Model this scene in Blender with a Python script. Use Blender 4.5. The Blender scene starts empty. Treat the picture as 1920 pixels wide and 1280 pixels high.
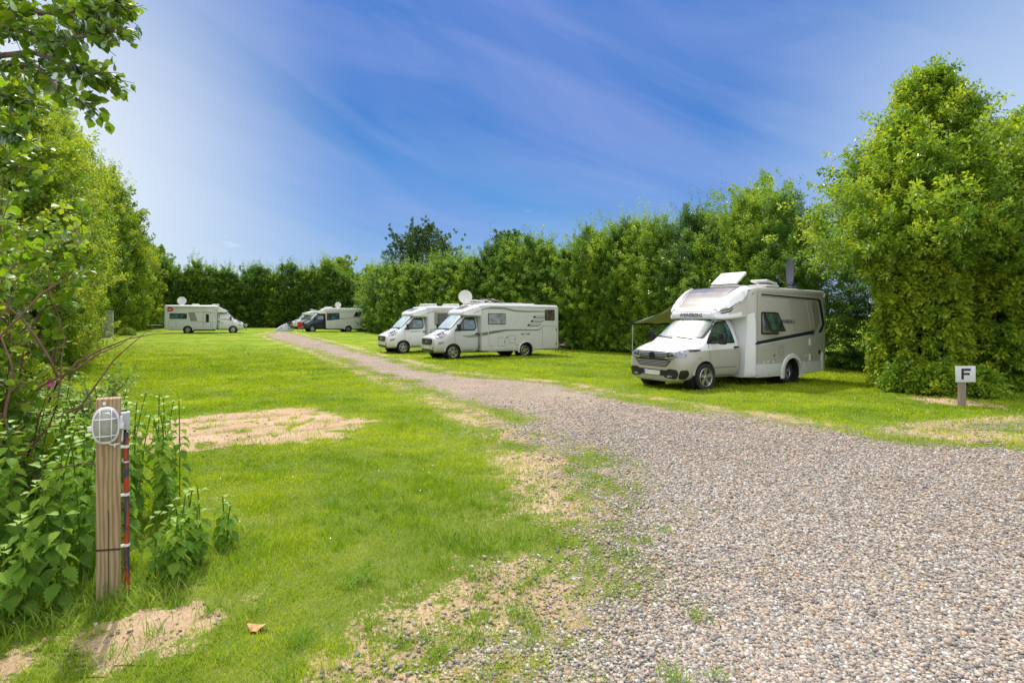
import bpy, bmesh, math, random
import numpy as np
from mathutils import Vector, Matrix
from mathutils.bvhtree import BVHTree
R = math.radians
random.seed(7); rng = np.random.default_rng(11)
scene = bpy.context.scene
col = scene.collection

# ------------------------------------------------------------------ camera model / terrain
FPX, CX, HZ, CAMZ = 1050.0, 960.0, 591.0, 1.65
_hy = [-50, 0, 4, 9, 14, 18, 26, 32, 45, 60, 80, 3000]
_hv = [1.60, 1.62, 1.65, 1.74, 1.84, 1.94, 2.07, 2.15, 2.06, 1.98, 1.95, 1.95]
def gz(x, y):
    x = np.asarray(x, float); y = np.asarray(y, float)
    h = np.interp(y, _hy, _hv)
    l = np.clip((-x - 14) / 20, 0, 1); l = l * l * (3 - 2 * l)
    f = np.clip((y - 12) / 25, 0, 1)
    return CAMZ - h + 0.22 * l * f
def gzf(x, y): return float(gz(x, y))
def P(px, py):
    a = (px - CX) / FPX; b = max(py - HZ, 0.5) / FPX
    y = 1.7 / b
    for _ in range(60):
        y = 0.5 * y + 0.5 * (CAMZ - gzf(a * y, y)) / b
    return (a * y, y)

# ------------------------------------------------------------------ numpy noise
_perm = rng.random((256, 256))
def vnoise(x, y, s=1.0, o=0):
    x = np.asarray(x) * s + 17.3 * o; y = np.asarray(y) * s + 41.7 * o
    xi = np.floor(x).astype(int); yi = np.floor(y).astype(int)
    fx = x - xi; fy = y - yi
    fx = fx * fx * (3 - 2 * fx); fy = fy * fy * (3 - 2 * fy)
    g = lambda i, j: _perm[i & 255, j & 255]
    return (g(xi, yi) * (1 - fx) + g(xi + 1, yi) * fx) * (1 - fy) + (g(xi, yi + 1) * (1 - fx) + g(xi + 1, yi + 1) * fx) * fy
def fbm(x, y, s=1.0, o=0, n=4):
    r = 0; a = .5; t = 0
    for k in range(n):
        r = r + a * vnoise(x, y, s * 2 ** k, o + k * 3); t += a; a *= .5
    return r / t

def poly_sd(x, y, poly):
    """signed distance, positive inside"""
    x = np.asarray(x, float); y = np.asarray(y, float)
    d = np.full(x.shape, 1e9); ins = np.zeros(x.shape, bool)
    n = len(poly)
    for i in range(n):
        ax, ay = poly[i]; bx, by = poly[(i + 1) % n]
        ex, ey = bx - ax, by - ay
        L = ex * ex + ey * ey + 1e-12
        t = np.clip(((x - ax) * ex + (y - ay) * ey) / L, 0, 1)
        dd = np.hypot(x - ax - t * ex, y - ay - t * ey)
        d = np.minimum(d, dd)
        c = ((ay > y) != (by > y)) & (x < (bx - ax) * (y - ay) / (by - ay + 1e-12) + ax)
        ins ^= c
    return np.where(ins, d, -d)

# ------------------------------------------------------------------ materials
def nt(name):
    m = bpy.data.materials.new(name); m.use_nodes = True
    t = m.node_tree; t.nodes.clear()
    return m, t
def N(t, typ, **kw):
    n = t.nodes.new(typ)
    for k, v in kw.items():
        if k.startswith('i_'):
            n.inputs[k[2:].replace('_', ' ')].default_value = v
        else: setattr(n, k, v)
    return n
def L(t, a, b): t.links.new(a, b)
def ramp(t, src, stops, interp='LINEAR'):
    r = N(t, 'ShaderNodeValToRGB'); r.color_ramp.interpolation = interp
    e = r.color_ramp.elements
    while len(e) < len(stops): e.new(0.5)
    for i, (p, c) in enumerate(stops):
        e[i].position = p; e[i].color = (*c, 1) if len(c) == 3 else c
    L(t, src, r.inputs[0]); return r
def mixc(t, fac, a, b, blend='MIX'):
    m = N(t, 'ShaderNodeMix', data_type='RGBA', blend_type=blend)
    for s, v in ((0, fac), (6, a), (7, b)):
        if hasattr(v, 'links') or hasattr(v, 'node'): L(t, v, m.inputs[s])
        else: m.inputs[s].default_value = v if s == 0 else (*v, 1)
    return m.outputs[2]
def mth(t, op, a, b=None, c=None, clamp=False):
    m = N(t, 'ShaderNodeMath', operation=op, use_clamp=clamp)
    for i, v in enumerate((a, b, c)):
        if v is None: continue
        if hasattr(v, 'node'): L(t, v, m.inputs[i])
        else: m.inputs[i].default_value = v
    return m.outputs[0]
def noise(t, vec, scale, detail=4, rough=.5, dist=0):
    n = N(t, 'ShaderNodeTexNoise'); n.inputs['Scale'].default_value = scale
    n.inputs['Detail'].default_value = detail; n.inputs['Roughness'].default_value = rough
    n.inputs['Distortion'].default_value = dist
    if vec is not None: L(t, vec, n.inputs['Vector'])
    return n.outputs['Fac']
def out(t, sh):
    o = N(t, 'ShaderNodeOutputMaterial'); L(t, sh, o.inputs[0])

def mat_simple(name, c, rough=.5, metal=0., coat=0., var=.08, vs=3., bump=0., bs=60., spec=.5):
    m, t = nt(name); p = N(t, 'ShaderNodeBsdfPrincipled')
    tc = N(t, 'ShaderNodeTexCoord')
    f = noise(t, tc.outputs['Object'], vs, 5, .6)
    lo = tuple(x * (1 - var) for x in c); hi = tuple(min(1, x * (1 + var)) for x in c)
    r = ramp(t, f, [(.3, lo), (.7, hi)])
    L(t, r.outputs[0], p.inputs['Base Color'])
    p.inputs['Roughness'].default_value = rough; p.inputs['Metallic'].default_value = metal
    p.inputs['Coat Weight'].default_value = coat; p.inputs['Coat Roughness'].default_value = .04
    p.inputs['Specular IOR Level'].default_value = spec
    if bump:
        b = N(t, 'ShaderNodeBump'); b.inputs['Strength'].default_value = bump; b.inputs['Distance'].default_value = .01
        L(t, noise(t, tc.outputs['Object'], bs, 3), b.inputs['Height']); L(t, b.outputs[0], p.inputs['Normal'])
    out(t, p.outputs[0]); return m

def mat_paint(name, c, c2=None, split=None, dirt=.25, rough=.22):
    """vehicle paint: grime low down, optional second colour under the line z = split[0]+split[1]*x"""
    m, t = nt(name); p = N(t, 'ShaderNodeBsdfPrincipled')
    tc = N(t, 'ShaderNodeTexCoord'); ob = tc.outputs['Object']
    s = N(t, 'ShaderNodeSeparateXYZ'); L(t, ob, s.inputs[0])
    base = None
    if c2:
        ln = mth(t, 'MULTIPLY_ADD', s.outputs[0], split[1], split[0])
        k = mth(t, 'GREATER_THAN', ln, s.outputs[2])
        base = mixc(t, k, c, c2)
    f1 = noise(t, ob, 1.3, 6, .65)
    low = mth(t, 'SUBTRACT', 1.15, s.outputs[2], clamp=True)
    g = mth(t, 'MULTIPLY', mth(t, 'MULTIPLY_ADD', low, .8, .12), mth(t, 'MULTIPLY', f1, dirt * 2.2), clamp=True)
    grime = (.30, .27, .20)
    cc = mixc(t, g, base if base is not None else c, grime)
    L(t, cc, p.inputs['Base Color'])
    L(t, mth(t, 'MULTIPLY_ADD', f1, .15, rough), p.inputs['Roughness'])
    p.inputs['Coat Weight'].default_value = .5; p.inputs['Coat Roughness'].default_value = .05
    b = N(t, 'ShaderNodeBump'); b.inputs['Strength'].default_value = .12; b.inputs['Distance'].default_value = .02
    L(t, noise(t, ob, 1.8, 2), b.inputs['Height']); L(t, b.outputs[0], p.inputs['Normal'])
    out(t, p.outputs[0]); return m

def mat_glass(name, c=(.012, .016, .018), c2=(.05, .07, .06), sc=3., rough=.03):
    m, t = nt(name); p = N(t, 'ShaderNodeBsdfPrincipled'); tc = N(t, 'ShaderNodeTexCoord')
    f = noise(t, tc.outputs['Object'], sc, 3)
    L(t, ramp(t, f, [(.4, c), (.65, c2)]).outputs[0], p.inputs['Base Color'])
    p.inputs['Roughness'].default_value = rough; p.inputs['Specular IOR Level'].default_value = .7
    p.inputs['Coat Weight'].default_value = 1; p.inputs['Coat Roughness'].default_value = .02
    out(t, p.outputs[0]); return m

def mat_screen(name):   # crinkled silver sun screen seen behind a windscreen
    m, t = nt(name); p = N(t, 'ShaderNodeBsdfPrincipled'); tc = N(t, 'ShaderNodeTexCoord')
    mp = N(t, 'ShaderNodeMapping'); mp.inputs['Scale'].default_value = (1.2, 9, 1.2); mp.inputs['Rotation'].default_value = (.5, 0, 0)
    L(t, tc.outputs['Object'], mp.inputs[0])
    f = noise(t, mp.outputs[0], 1.4, 5, .6, 1.2)
    L(t, ramp(t, f, [(.40, (.04, .06, .05)), (.54, (.11, .15, .14)), (.66, (.34, .39, .35))]).outputs[0], p.inputs['Base Color'])
    p.inputs['Roughness'].default_value = .45; p.inputs['Coat Weight'].default_value = .45; p.inputs['Coat Roughness'].default_value = .02
    out(t, p.outputs[0]); return m

def mat_leaf(name, dark, mid, light, trans=.45, ns=.8, gloss=.45, rnd=.35, glk=.45):
    m, t = nt(name)
    at = N(t, 'ShaderNodeAttribute', attribute_name='tint')
    oi = N(t, 'ShaderNodeObjectInfo'); tc = N(t, 'ShaderNodeTexCoord')
    f = noise(t, tc.outputs['Object'], ns, 3)
    v = mth(t, 'ADD', mth(t, 'MULTIPLY', at.outputs['Fac'], .55), mth(t, 'MULTIPLY', f, .45))
    v = mth(t, 'ADD', v, mth(t, 'MULTIPLY', mth(t, 'SUBTRACT', oi.outputs['Random'], .5), rnd))
    r = ramp(t, v, [(.18, dark), (.48, mid), (.8, light)])
    d = N(t, 'ShaderNodeBsdfDiffuse'); L(t, r.outputs[0], d.inputs[0])
    tr = N(t, 'ShaderNodeBsdfTranslucent')
    L(t, mixc(t, 1.0, r.outputs[0], (1.5, 1.45, .55), 'MULTIPLY'), tr.inputs[0])
    mx = N(t, 'ShaderNodeMixShader'); mx.inputs[0].default_value = trans
    L(t, d.outputs[0], mx.inputs[1]); L(t, tr.outputs[0], mx.inputs[2])
    gl = N(t, 'ShaderNodeBsdfGlossy'); gl.inputs['Roughness'].default_value = gloss; gl.inputs[0].default_value = (.9, 1, .95, 1)
    fr = N(t, 'ShaderNodeFresnel'); fr.inputs[0].default_value = 1.3
    m2 = N(t, 'ShaderNodeMixShader'); L(t, mth(t, 'MULTIPLY', fr.outputs[0], glk), m2.inputs[0]); L(t, mx.outputs[0], m2.inputs[1]); L(t, gl.outputs[0], m2.inputs[2])
    out(t, m2.outputs[0]); return m

def mat_wood(name, c1, c2, sc=1.):
    m, t = nt(name); p = N(t, 'ShaderNodeBsdfPrincipled'); tc = N(t, 'ShaderNodeTexCoord')
    mp = N(t, 'ShaderNodeMapping'); mp.inputs['Scale'].default_value = (9 * sc, 9 * sc, 1.1 * sc); L(t, tc.outputs['Object'], mp.inputs[0])
    f = noise(t, mp.outputs[0], 2.2, 8, .65, 1.5)
    w = N(t, 'ShaderNodeTexWave', wave_type='BANDS', bands_direction='X'); w.inputs['Scale'].default_value = 1.3; w.inputs['Distortion'].default_value = 14
    w.inputs['Detail'].default_value = 3; w.inputs['Detail Scale'].default_value = .6; L(t, mp.outputs[0], w.inputs[0])
    v = mth(t, 'ADD', mth(t, 'MULTIPLY', f, .6), mth(t, 'MULTIPLY', w.outputs['Fac'], .4))
    big = noise(t, tc.outputs['Object'], 5, 3)
    c = mixc(t, mth(t, 'MULTIPLY', big, .5), ramp(t, v, [(.25, c1), (.7, c2)]).outputs[0], tuple(x * .55 for x in c1))
    L(t, c, p.inputs['Base Color']); p.inputs['Roughness'].default_value = .8
    b = N(t, 'ShaderNodeBump'); b.inputs['Strength'].default_value = .5; b.inputs['Distance'].default_value = .004
    L(t, v, b.inputs['Height']); L(t, b.outputs[0], p.inputs['Normal'])
    out(t, p.outputs[0]); return m

M = {}
M['white'] = mat_paint('white_paint', (.75, .76, .78), dirt=.2)
M['cream'] = mat_paint('cream_paint', (.64, .65, .65), dirt=.2)
M['silver'] = mat_paint('silver_paint', (.55, .56, .56), rough=.28, dirt=.14)
M['blue'] = mat_paint('dark_blue_paint', (.006, .014, .045), rough=.2, dirt=.03)
M['campbody'] = mat_paint('warm_grey_paint', (.47, .455, .41), dirt=.18)
M['twotone'] = mat_paint('white_over_champagne', (.75, .76, .78), (.41, .39, .34), (.965, .025), dirt=.14)
M['champ'] = mat_paint('champagne_paint', (.44, .42, .365))
M['grey'] = mat_simple('grey_decal', (.18, .17, .15), .4)
M['midgrey'] = mat_simple('taupe_decal', (.27, .25, .215), .35)
M['beige'] = mat_simple('beige_decal', (.40, .375, .32), .35)
M['black'] = mat_simple('black_trim', (.012, .012, .014), .35)
M['rubber'] = mat_simple('rubber', (.02, .02, .02), .8, bump=.3)
M['under'] = mat_simple('underbody', (.012, .012, .012), .9)
M['navy'] = mat_simple('navy_decal', (.015, .02, .04), .3)
M['chrome'] = mat_simple('chrome', (.75, .75, .76), .12, 1.)
M['alu'] = mat_simple('alloy', (.55, .55, .55), .3, .9)
M['glass'] = mat_glass('dark_glass')
M['glassgreen'] = mat_glass('green_tinted_glass', (.015, .03, .02), (.06, .11, .075), 4)
M['glassteal'] = mat_glass('teal_glass', (.02, .05, .06), (.09, .2, .22), 3)
M['curtain'] = mat_glass('glass_over_pale_curtain', (.22, .24, .27), (.42, .44, .48), 4)
M['brownglass'] = mat_glass('brown_tinted_window', (.07, .05, .035), (.16, .12, .09), 3, .08)
M['skylight'] = mat_glass('tinted_panorama_window', (.17, .13, .105), (.30, .25, .21), 1.5, .12)
M['screen'] = mat_screen('crinkled_sun_screen')
M['paleshade'] = mat_glass('windscreen_with_pale_screen', (.36, .45, .45), (.55, .64, .64), 2)
M['lamp'] = mat_glass('headlamp_glass', (.07, .08, .10), (.26, .29, .33), 9)
M['line'] = mat_simple('seam_line', (.10, .10, .10), .7)
M['plastic'] = mat_simple('white_plastic', (.72, .72, .70), .4, var=.05)
M['greyplastic'] = mat_simple('grey_plastic', (.42, .42, .43), .5, var=.06)
M['red'] = mat_simple('red_plastic', (.55, .02, .02), .4)
M['amber'] = mat_simple('amber_lens', (.7, .2, .02), .3)
M['plate'] = mat_simple('number_plate', (.7, .7, .7), .4)
M['euro'] = mat_simple('blue_band', (.01, .05, .4), .4)
M['dish'] = mat_simple('dark_dish', (.07, .07, .10), .5)
M['cloth'] = mat_simple('awning_cloth', (.34, .31, .20), .9, bump=.2)
M['bark'] = mat_simple('bark', (.11, .085, .06), .9, bump=.8, bs=30, var=.4, vs=9)
M['twig'] = mat_simple('brown_twig', (.20, .11, .07), .8, var=.4, vs=12)
M['stem'] = mat_simple('green_stem', (.09, .13, .03), .7, var=.3)
M['post'] = mat_wood('weathered_pine', (.27, .175, .085), (.50, .37, .21))
M['postgrey'] = mat_wood('grey_weathered_wood', (.22, .17, .13), (.38, .31, .26))
M['signgrey'] = mat_simple('sign_plate', (.60, .62, .66), .45, var=.05)
M['concrete'] = mat_simple('grey_cabinet', (.36, .35, .32), .7, var=.12, bump=.2)
M['yellow'] = mat_simple('yellow_sticker', (.75, .6, .02), .5)
M['pink'] = mat_simple('pink_petal', (.75, .06, .45), .6)
M['dryleaf'] = mat_simple('dry_leaf', (.55, .24, .10), .7, var=.4, vs=30)
M['tarp'] = mat_simple('pale_tent_cloth', (.50, .55, .62), .7)
M['cloth_red'] = mat_simple('red_cloth', (.50, .02, .02), .8)
M['whitepetal'] = mat_simple('white_petal', (.8, .8, .78), .6)
HD, HM, HL = (.028, .080, .016), (.120, .235, .020), (.31, .42, .032)
M['hedge'] = mat_leaf('hedge_leaf', HD, HM, HL)
M['hedgefar'] = mat_leaf('far_hedge_leaf', (.024, .085, .024), (.10, .22, .028), (.30, .40, .030), rnd=.3)
M['hedgeleft'] = mat_leaf('left_hedge_leaf', (.045, .10, .010), (.18, .285, .014), (.41, .47, .028), rnd=.3)
M['maple'] = mat_leaf('field_maple_leaf', (.04, .11, .02), (.17, .30, .026), (.42, .50, .035), rnd=.15, gloss=.32)
M['darktree'] = mat_leaf('dark_tree_leaf', (.012, .04, .010), (.034, .09, .018), (.09, .15, .02), trans=.3, rnd=.2)
M['alder'] = mat_leaf('alder_leaf', (.035, .09, .008), (.10, .19, .012), (.28, .36, .02), ns=3, rnd=0)
M['bigleaf'] = mat_leaf('broad_bright_leaf', (.05, .14, .012), (.16, .28, .016), (.38, .45, .03), trans=.55, ns=3, rnd=0)
M['nettle'] = mat_leaf('nettle_leaf', (.06, .15, .02), (.17, .31, .035), (.38, .50, .06), trans=.45, ns=3, rnd=0)
M['rose'] = mat_leaf('rose_leaf', (.07, .15, .03), (.16, .28, .06), (.32, .42, .14), ns=3, rnd=0)
M['grassblade'] = mat_leaf('grass_blade', (.13, .235, .007), (.265, .375, .009), (.45, .51, .03), trans=.45, ns=.7, gloss=.6, rnd=0, glk=.12)
M['tallgrass'] = mat_leaf('tall_grass_blade', (.09, .20, .015), (.20, .34, .03), (.42, .46, .12), trans=.4, ns=2, rnd=0, glk=.15)

# ------------------------------------------------------------------ object helpers
def tag(o, label=None, cat=None, group=None, kind=None):
    if label: o['label'] = label
    if cat: o['category'] = cat
    if group: o['group'] = group
    if kind: o['kind'] = kind
    return o
def empty(name, loc=(0, 0, 0), rz=0, label=None, cat=None, group=None):
    o = bpy.data.objects.new(name, None); col.objects.link(o); o.empty_display_size = .2
    o.location = loc; o.rotation_euler = (0, 0, rz)
    return tag(o, label, cat, group)
def link(name, me, mats=None, parent=None):
    o = bpy.data.objects.new(name, me); col.objects.link(o)
    if mats is not None:
        for m in (mats if isinstance(mats, (list, tuple)) else [mats]): me.materials.append(m)
    if parent: o.parent = parent
    return o
def npmesh(name, V, F, tint=None, smooth=False, mi=None):
    """V (n,3), F (m,k) uniform polygons"""
    me = bpy.data.meshes.new(name); V = np.ascontiguousarray(V, np.float32); F = np.ascontiguousarray(F, np.int32)
    n, k = F.shape
    me.vertices.add(len(V)); me.vertices.foreach_set('co', V.ravel())
    me.loops.add(n * k); me.loops.foreach_set('vertex_index', F.ravel())
    me.polygons.add(n); me.polygons.foreach_set('loop_start', np.arange(0, n * k, k, dtype=np.int32))
    if smooth: me.polygons.foreach_set('use_smooth', np.ones(n, bool))
    if mi is not None: me.polygons.foreach_set('material_index', np.asarray(mi, np.int32))
    me.update(calc_edges=True)
    if tint is not None:
        a = me.attributes.new('tint', 'FLOAT', 'POINT'); a.data.foreach_set('value', np.ascontiguousarray(tint, np.float32))
    return me

class MB:
    def __init__(s): s.v = []; s.f = []
    def add(s, v, f):
        o = len(s.v); s.v += [tuple(x) for x in v]; s.f += [tuple(i + o for i in q) for q in f]; return s
    def box(s, c, d, rot=None, bev=0):
        bm = bmesh.new(); bmesh.ops.create_cube(bm, size=1)
        bmesh.ops.scale(bm, vec=d, verts=bm.verts)
        if bev: bmesh.ops.bevel(bm, geom=bm.edges[:], offset=bev, segments=2, affect='EDGES', profile=.6)
        m = Matrix.Translation(c) @ (rot.to_4x4() if rot else Matrix())
        bm.transform(m); s.frombm(bm); return s
    def frombm(s, bm):
        bm.verts.index_update()
        s.add([v.co[:] for v in bm.verts], [[v.index for v in f.verts] for f in bm.faces]); bm.free(); return s
    def tube(s, pts, rad, n=8, cap=True):
        pts = [Vector(p) for p in pts]
        if not isinstance(rad, (list, tuple)): rad = [rad] * len(pts)
        v = []; up = Vector((0, 0, 1))
        for i, p in enumerate(pts):
            d = (pts[min(i + 1, len(pts) - 1)] - pts[max(i - 1, 0)]).normalized()
            a = up if abs(d.z) < .9 else Vector((1, 0, 0))
            x = d.cross(a).normalized(); y = d.cross(x).normalized()
            for k in range(n):
                t = 2 * math.pi * k / n; v.append(p + (x * math.cos(t) + y * math.sin(t)) * rad[i])
        f = []
        for i in range(len(pts) - 1):
            for k in range(n):
                f.append((i * n + k, i * n + (k + 1) % n, (i + 1) * n + (k + 1) % n, (i + 1) * n + k))
        if cap: f.append(tuple(range(n))); f.append(tuple((len(pts) - 1) * n + k for k in reversed(range(n))))
        return s.add(v, f)
    def lathe(s, prof, n=32, axis='y', c=(0, 0, 0), closed=False):
        v = []; m = len(prof)
        for k in range(n):
            t = 2 * math.pi * k / n; ct, st = math.cos(t), math.sin(t)
            for (r, h) in prof:
                if axis == 'y': v.append((c[0] + r * ct, c[1] + h, c[2] + r * st))
                elif axis == 'z': v.append((c[0] + r * ct, c[1] + r * st, c[2] + h))
                else: v.append((c[0] + h, c[1] + r * ct, c[2] + r * st))
        f = []
        for k in range(n):
            for i in range(m - 1 + (1 if closed else 0)):
                j = (i + 1) % m
                f.append((k * m + i, ((k + 1) % n) * m + i, ((k + 1) % n) * m + j, k * m + j))
        return s.add(v, f)
    def build(s, name, mat, parent=None, smooth=None, loc=None):
        me = bpy.data.meshes.new(name); me.from_pydata(s.v, [], s.f); me.update()
        bm = bmesh.new(); bm.from_mesh(me); bmesh.ops.recalc_face_normals(bm, faces=bm.faces); bm.to_mesh(me); bm.free()
        if smooth:
            me.polygons.foreach_set('use_smooth', [True] * len(me.polygons)); me.set_sharp_from_angle(angle=R(smooth))
        o = link(name, me, mat, parent)
        if loc: o.location = loc
        return o

def copy_tree(o, parent=None, skip=()):
    c = o.copy(); col.objects.link(c); c.parent = parent
    for ch in list(o.children):
        if ch.name.split('.')[0] in skip: continue
        copy_tree(ch, c, skip)
    return c

def loft(rings, close_ends=True):
    n = len(rings[0]); v = [p for r in rings for p in r]; f = []
    for i in range(len(rings) - 1):
        for k in range(n):
            f.append((i * n + k, i * n + (k + 1) % n, (i + 1) * n + (k + 1) % n, (i + 1) * n + k))
    if close_ends: f.append(tuple(reversed(range(n)))); f.append(tuple((len(rings) - 1) * n + k for k in range(n)))
    return v, f
def rrect(hw, zb, zt, r, x, wt=None, n=5, crown=0.):
    """rounded-rectangle ring at station x; wt = half width at the top"""
    wt = hw if wt is None else wt; r = min(r, (zt - zb) / 2.05, wt * .9)
    rb = min(r, .06); pts = []
    for (cy, cz, a0, rr) in ((wt - r, zt - r, 0, r), (-(wt - r), zt - r, 90, r), (-(hw - rb), zb + rb, 180, rb), (hw - rb, zb + rb, 270, rb)):
        for k in range(n + 1):
            a = R(a0 + 90 * k / n); y = cy + rr * math.cos(a); z = cz + rr * math.sin(a)
            if a0 < 180: z += crown * (1 - (y / wt) ** 2)
            pts.append((x, y, z))
        if a0 == 0:
            for q in (.5, 0, -.5): pts.append((x, q * wt, zt + crown * (1 - q * q)))
        if a0 == 90:
            for q in (.25, .5, .75):
                pts.append((x, -(wt + (hw - wt) * q), zt - r + (zb + rb - zt + r) * q))
        if a0 == 180: pts.append((x, 0, zb))
        if a0 == 270:
            for q in (.75, .5, .25):
                pts.append((x, wt + (hw - wt) * q, zt - r + (zb + rb - zt + r) * q))
    return pts
def eval_mesh(o):
    d = bpy.context.evaluated_depsgraph_get(); d.update()
    return bpy.data.meshes.new_from_object(o.evaluated_get(d))
def bvh_of(me, me2=None):
    v = [x.co.copy() for x in me.vertices]; f = [list(p.vertices) for p in me.polygons]
    if me2:
        o = len(v); v += [x.co.copy() for x in me2.vertices]; f += [[i + o for i in p.vertices] for p in me2.polygons]
    return BVHTree.FromPolygons(v, f)
def rpoly(pts, r, n=4):
    o = []; m = len(pts)
    for i in range(m):
        p = Vector(pts[i]); a = Vector(pts[i - 1]); b = Vector(pts[(i + 1) % m])
        rr = min(r, (a - p).length * .45, (b - p).length * .45)
        s = p + (a - p).normalized() * rr; e = p + (b - p).normalized() * rr
        for k in range(n + 1):
            t = k / n; q = s * (1 - t) ** 2 + p * 2 * t * (1 - t) + e * t * t; o.append((q.x, q.y))
    return o
def strip(path, w):
    """polyline -> polygon of width w (w may be list)"""
    n = len(path); ws = w if isinstance(w, (list, tuple)) else [w] * n
    a = []; b = []
    for i in range(n):
        p = Vector(path[i]); d = (Vector(path[min(i + 1, n - 1)]) - Vector(path[max(i - 1, 0)])).normalized()
        nn = Vector((-d.y, d.x)) * ws[i] / 2; a.append((p + nn)[:]); b.append((p - nn)[:])
    return a + b[::-1]
def project(bm, bvh, view, off, rim):
    ax, sg = view
    bm.normal_update(); hits = {}
    for v in bm.verts:
        a, b = v.co.x, v.co.y
        if ax == 'y': o = Vector((a, sg * 4, b)); d = Vector((0, -sg, 0))
        elif ax == 'x': o = Vector((-4 * (-sg) if sg > 0 else -4, a, b)); d = Vector((-sg, 0, 0)) if sg > 0 else Vector((1, 0, 0))
        else: o = Vector((a, b, 6)); d = Vector((0, 0, -1))
        if ax == 'x' and sg > 0: o = Vector((12, a, b)); d = Vector((-1, 0, 0))
        h = bvh.ray_cast(o, d)
        hits[v] = (h[0], h[1] if h[0] is not None else None, o, d)
    good = [(v, h[0]) for v, h in hits.items() if h[0] is not None]
    for v, (hp, hn, o, d) in hits.items():
        if hp is None:
            q = min(good, key=lambda g: (Vector((g[0].co.x, g[0].co.y)) - Vector((v.co.x, v.co.y))).length)[1] if good else o
            hp = Vector(o); i = {'y': 1, 'x': 0, 'z': 2}[ax]; hp[i] = q[i]; hn = -d
        if hn.dot(d) > 0: hn = -hn
        hits[v] = (hp, hn, o, d)
    for v, (hp, hn, o, d) in hits.items(): v.co = hp + hn * off - d * (off * .3)
    if rim:
        be = [e for e in bm.edges if e.is_boundary]
        nm = {v: hits[v][1] for v in bm.verts}
        r = bmesh.ops.extrude_edge_only(bm, edges=be)
        nv = [g for g in r['geom'] if isinstance(g, bmesh.types.BMVert)]
        pos = {tuple(round(c, 5) for c in v.co): nm[v] for v in nm}
        for v in nv:
            k = tuple(round(c, 5) for c in v.co); v.co -= pos.get(k, Vector((0, 0, 0))) * (off * 1.5 + .004)
def decal(name, bvh, pts, view, mat, parent, off=.004, seg=.14, rim=True, smooth=50):
    bm = bmesh.new(); polys = pts if isinstance(pts[0][0], (tuple, list)) else [pts]
    for pl in polys:
        vs = [bm.verts.new((p[0], p[1], 0)) for p in pl]; bm.faces.new(vs)
    bmesh.ops.triangulate(bm, faces=bm.faces[:])
    for _ in range(5):
        e = [e for e in bm.edges if e.calc_length() > seg]
        if not e: break
        bmesh.ops.subdivide_edges(bm, edges=e, cuts=1); bmesh.ops.triangulate(bm, faces=[f for f in bm.faces if len(f.verts) > 3])
    project(bm, bvh, view, off, rim)
    bmesh.ops.recalc_face_normals(bm, faces=bm.faces)
    me = bpy.data.meshes.new(name); bm.to_mesh(me); bm.free()
    me.polygons.foreach_set('use_smooth', [True] * len(me.polygons)); me.set_sharp_from_angle(angle=R(smooth))
    return link(name, me, mat, parent)
def text_decal(name, bvh, s, c, size, view, mat, parent, off=.004, bold=.01, sx=1., shear=0.):
    cu = bpy.data.curves.new('t', 'FONT'); cu.body = s; cu.size = size; cu.align_x = 'CENTER'; cu.align_y = 'CENTER'; cu.offset = bold * size; cu.resolution_u = 2
    o = bpy.data.objects.new('t', cu); col.objects.link(o)
    me = eval_mesh(o); bpy.data.objects.remove(o); bpy.data.curves.remove(cu)
    bm = bmesh.new(); bm.from_mesh(me); bmesh.ops.triangulate(bm, faces=bm.faces[:]); bpy.data.meshes.remove(me)
    flip = -1 if (view == ('y', 1) or view == ('x', -1)) else 1
    for v in bm.verts:
        x, y = v.co.x * sx + v.co.y * shear, v.co.y
        v.co = Vector((c[0] + flip * x, c[1] + y, 0))
    project(bm, bvh, view, off, False)
    me = bpy.data.meshes.new(name); bm.to_mesh(me); bm.free()
    return link(name, me, mat, parent)
# ------------------------------------------------------------------ vehicles (front faces local -x, z up)
def cab_rings(st):
    rings = []
    for (x, zb, wb, zm, wm, zl, wl, ze, we, zt) in st:
        h = [(wb * .8, zb), (wb, zb + .07), (wm, zm), (wl, zl), (we, ze), (we * .55, zt - (zt - ze) * .25)]
        r = [(0, zb)] + h + [(0, zt)] + [(-y, z) for (y, z) in reversed(h)]
        rings.append([(x, y, z) for (y, z) in r])
    return rings
def hull(rings, name, mat, parent, sub=2, sharp=38):
    v, f = loft(rings); me = bpy.data.meshes.new(name); me.from_pydata(v, [], f); me.update()
    bm = bmesh.new(); bm.from_mesh(me); bmesh.ops.recalc_face_normals(bm, faces=bm.faces)
    if not sub: bmesh.ops.triangulate(bm, faces=[q for q in bm.faces if len(q.verts) > 4])
    bm.to_mesh(me); bm.free()
    o = link(name, me, mat, None)
    if sub:
        m = o.modifiers.new('s', 'SUBSURF'); m.levels = sub; m.render_levels = sub
        ne = eval_mesh(o); o.modifiers.clear(); o.data = ne; me = ne
    return o
def cut_arches(o, arches, parent, sharp=35):
    cs = []
    for (x, z, r, y0, y1) in arches:
        b = MB(); b.lathe([(0, y0), (r, y0), (r, y1), (0, y1)], 40, 'y', (x, 0, z))
        me = bpy.data.meshes.new('c'); me.from_pydata(b.v, [], b.f)
        bm = bmesh.new(); bm.from_mesh(me); bmesh.ops.remove_doubles(bm, verts=bm.verts, dist=1e-5); bmesh.ops.recalc_face_normals(bm, faces=bm.faces); bm.to_mesh(me); bm.free()
        c = link('c', me); cs.append(c); m = o.modifiers.new('b', 'BOOLEAN'); m.operation = 'DIFFERENCE'; m.object = c; m.solver = 'EXACT'
    ne = eval_mesh(o); o.modifiers.clear(); o.data = ne
    for c in cs: bpy.data.objects.remove(c)
    ne.polygons.foreach_set('use_smooth', [True] * len(ne.polygons)); ne.set_sharp_from_angle(angle=R(sharp))
    o.parent = parent
    return o
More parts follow.
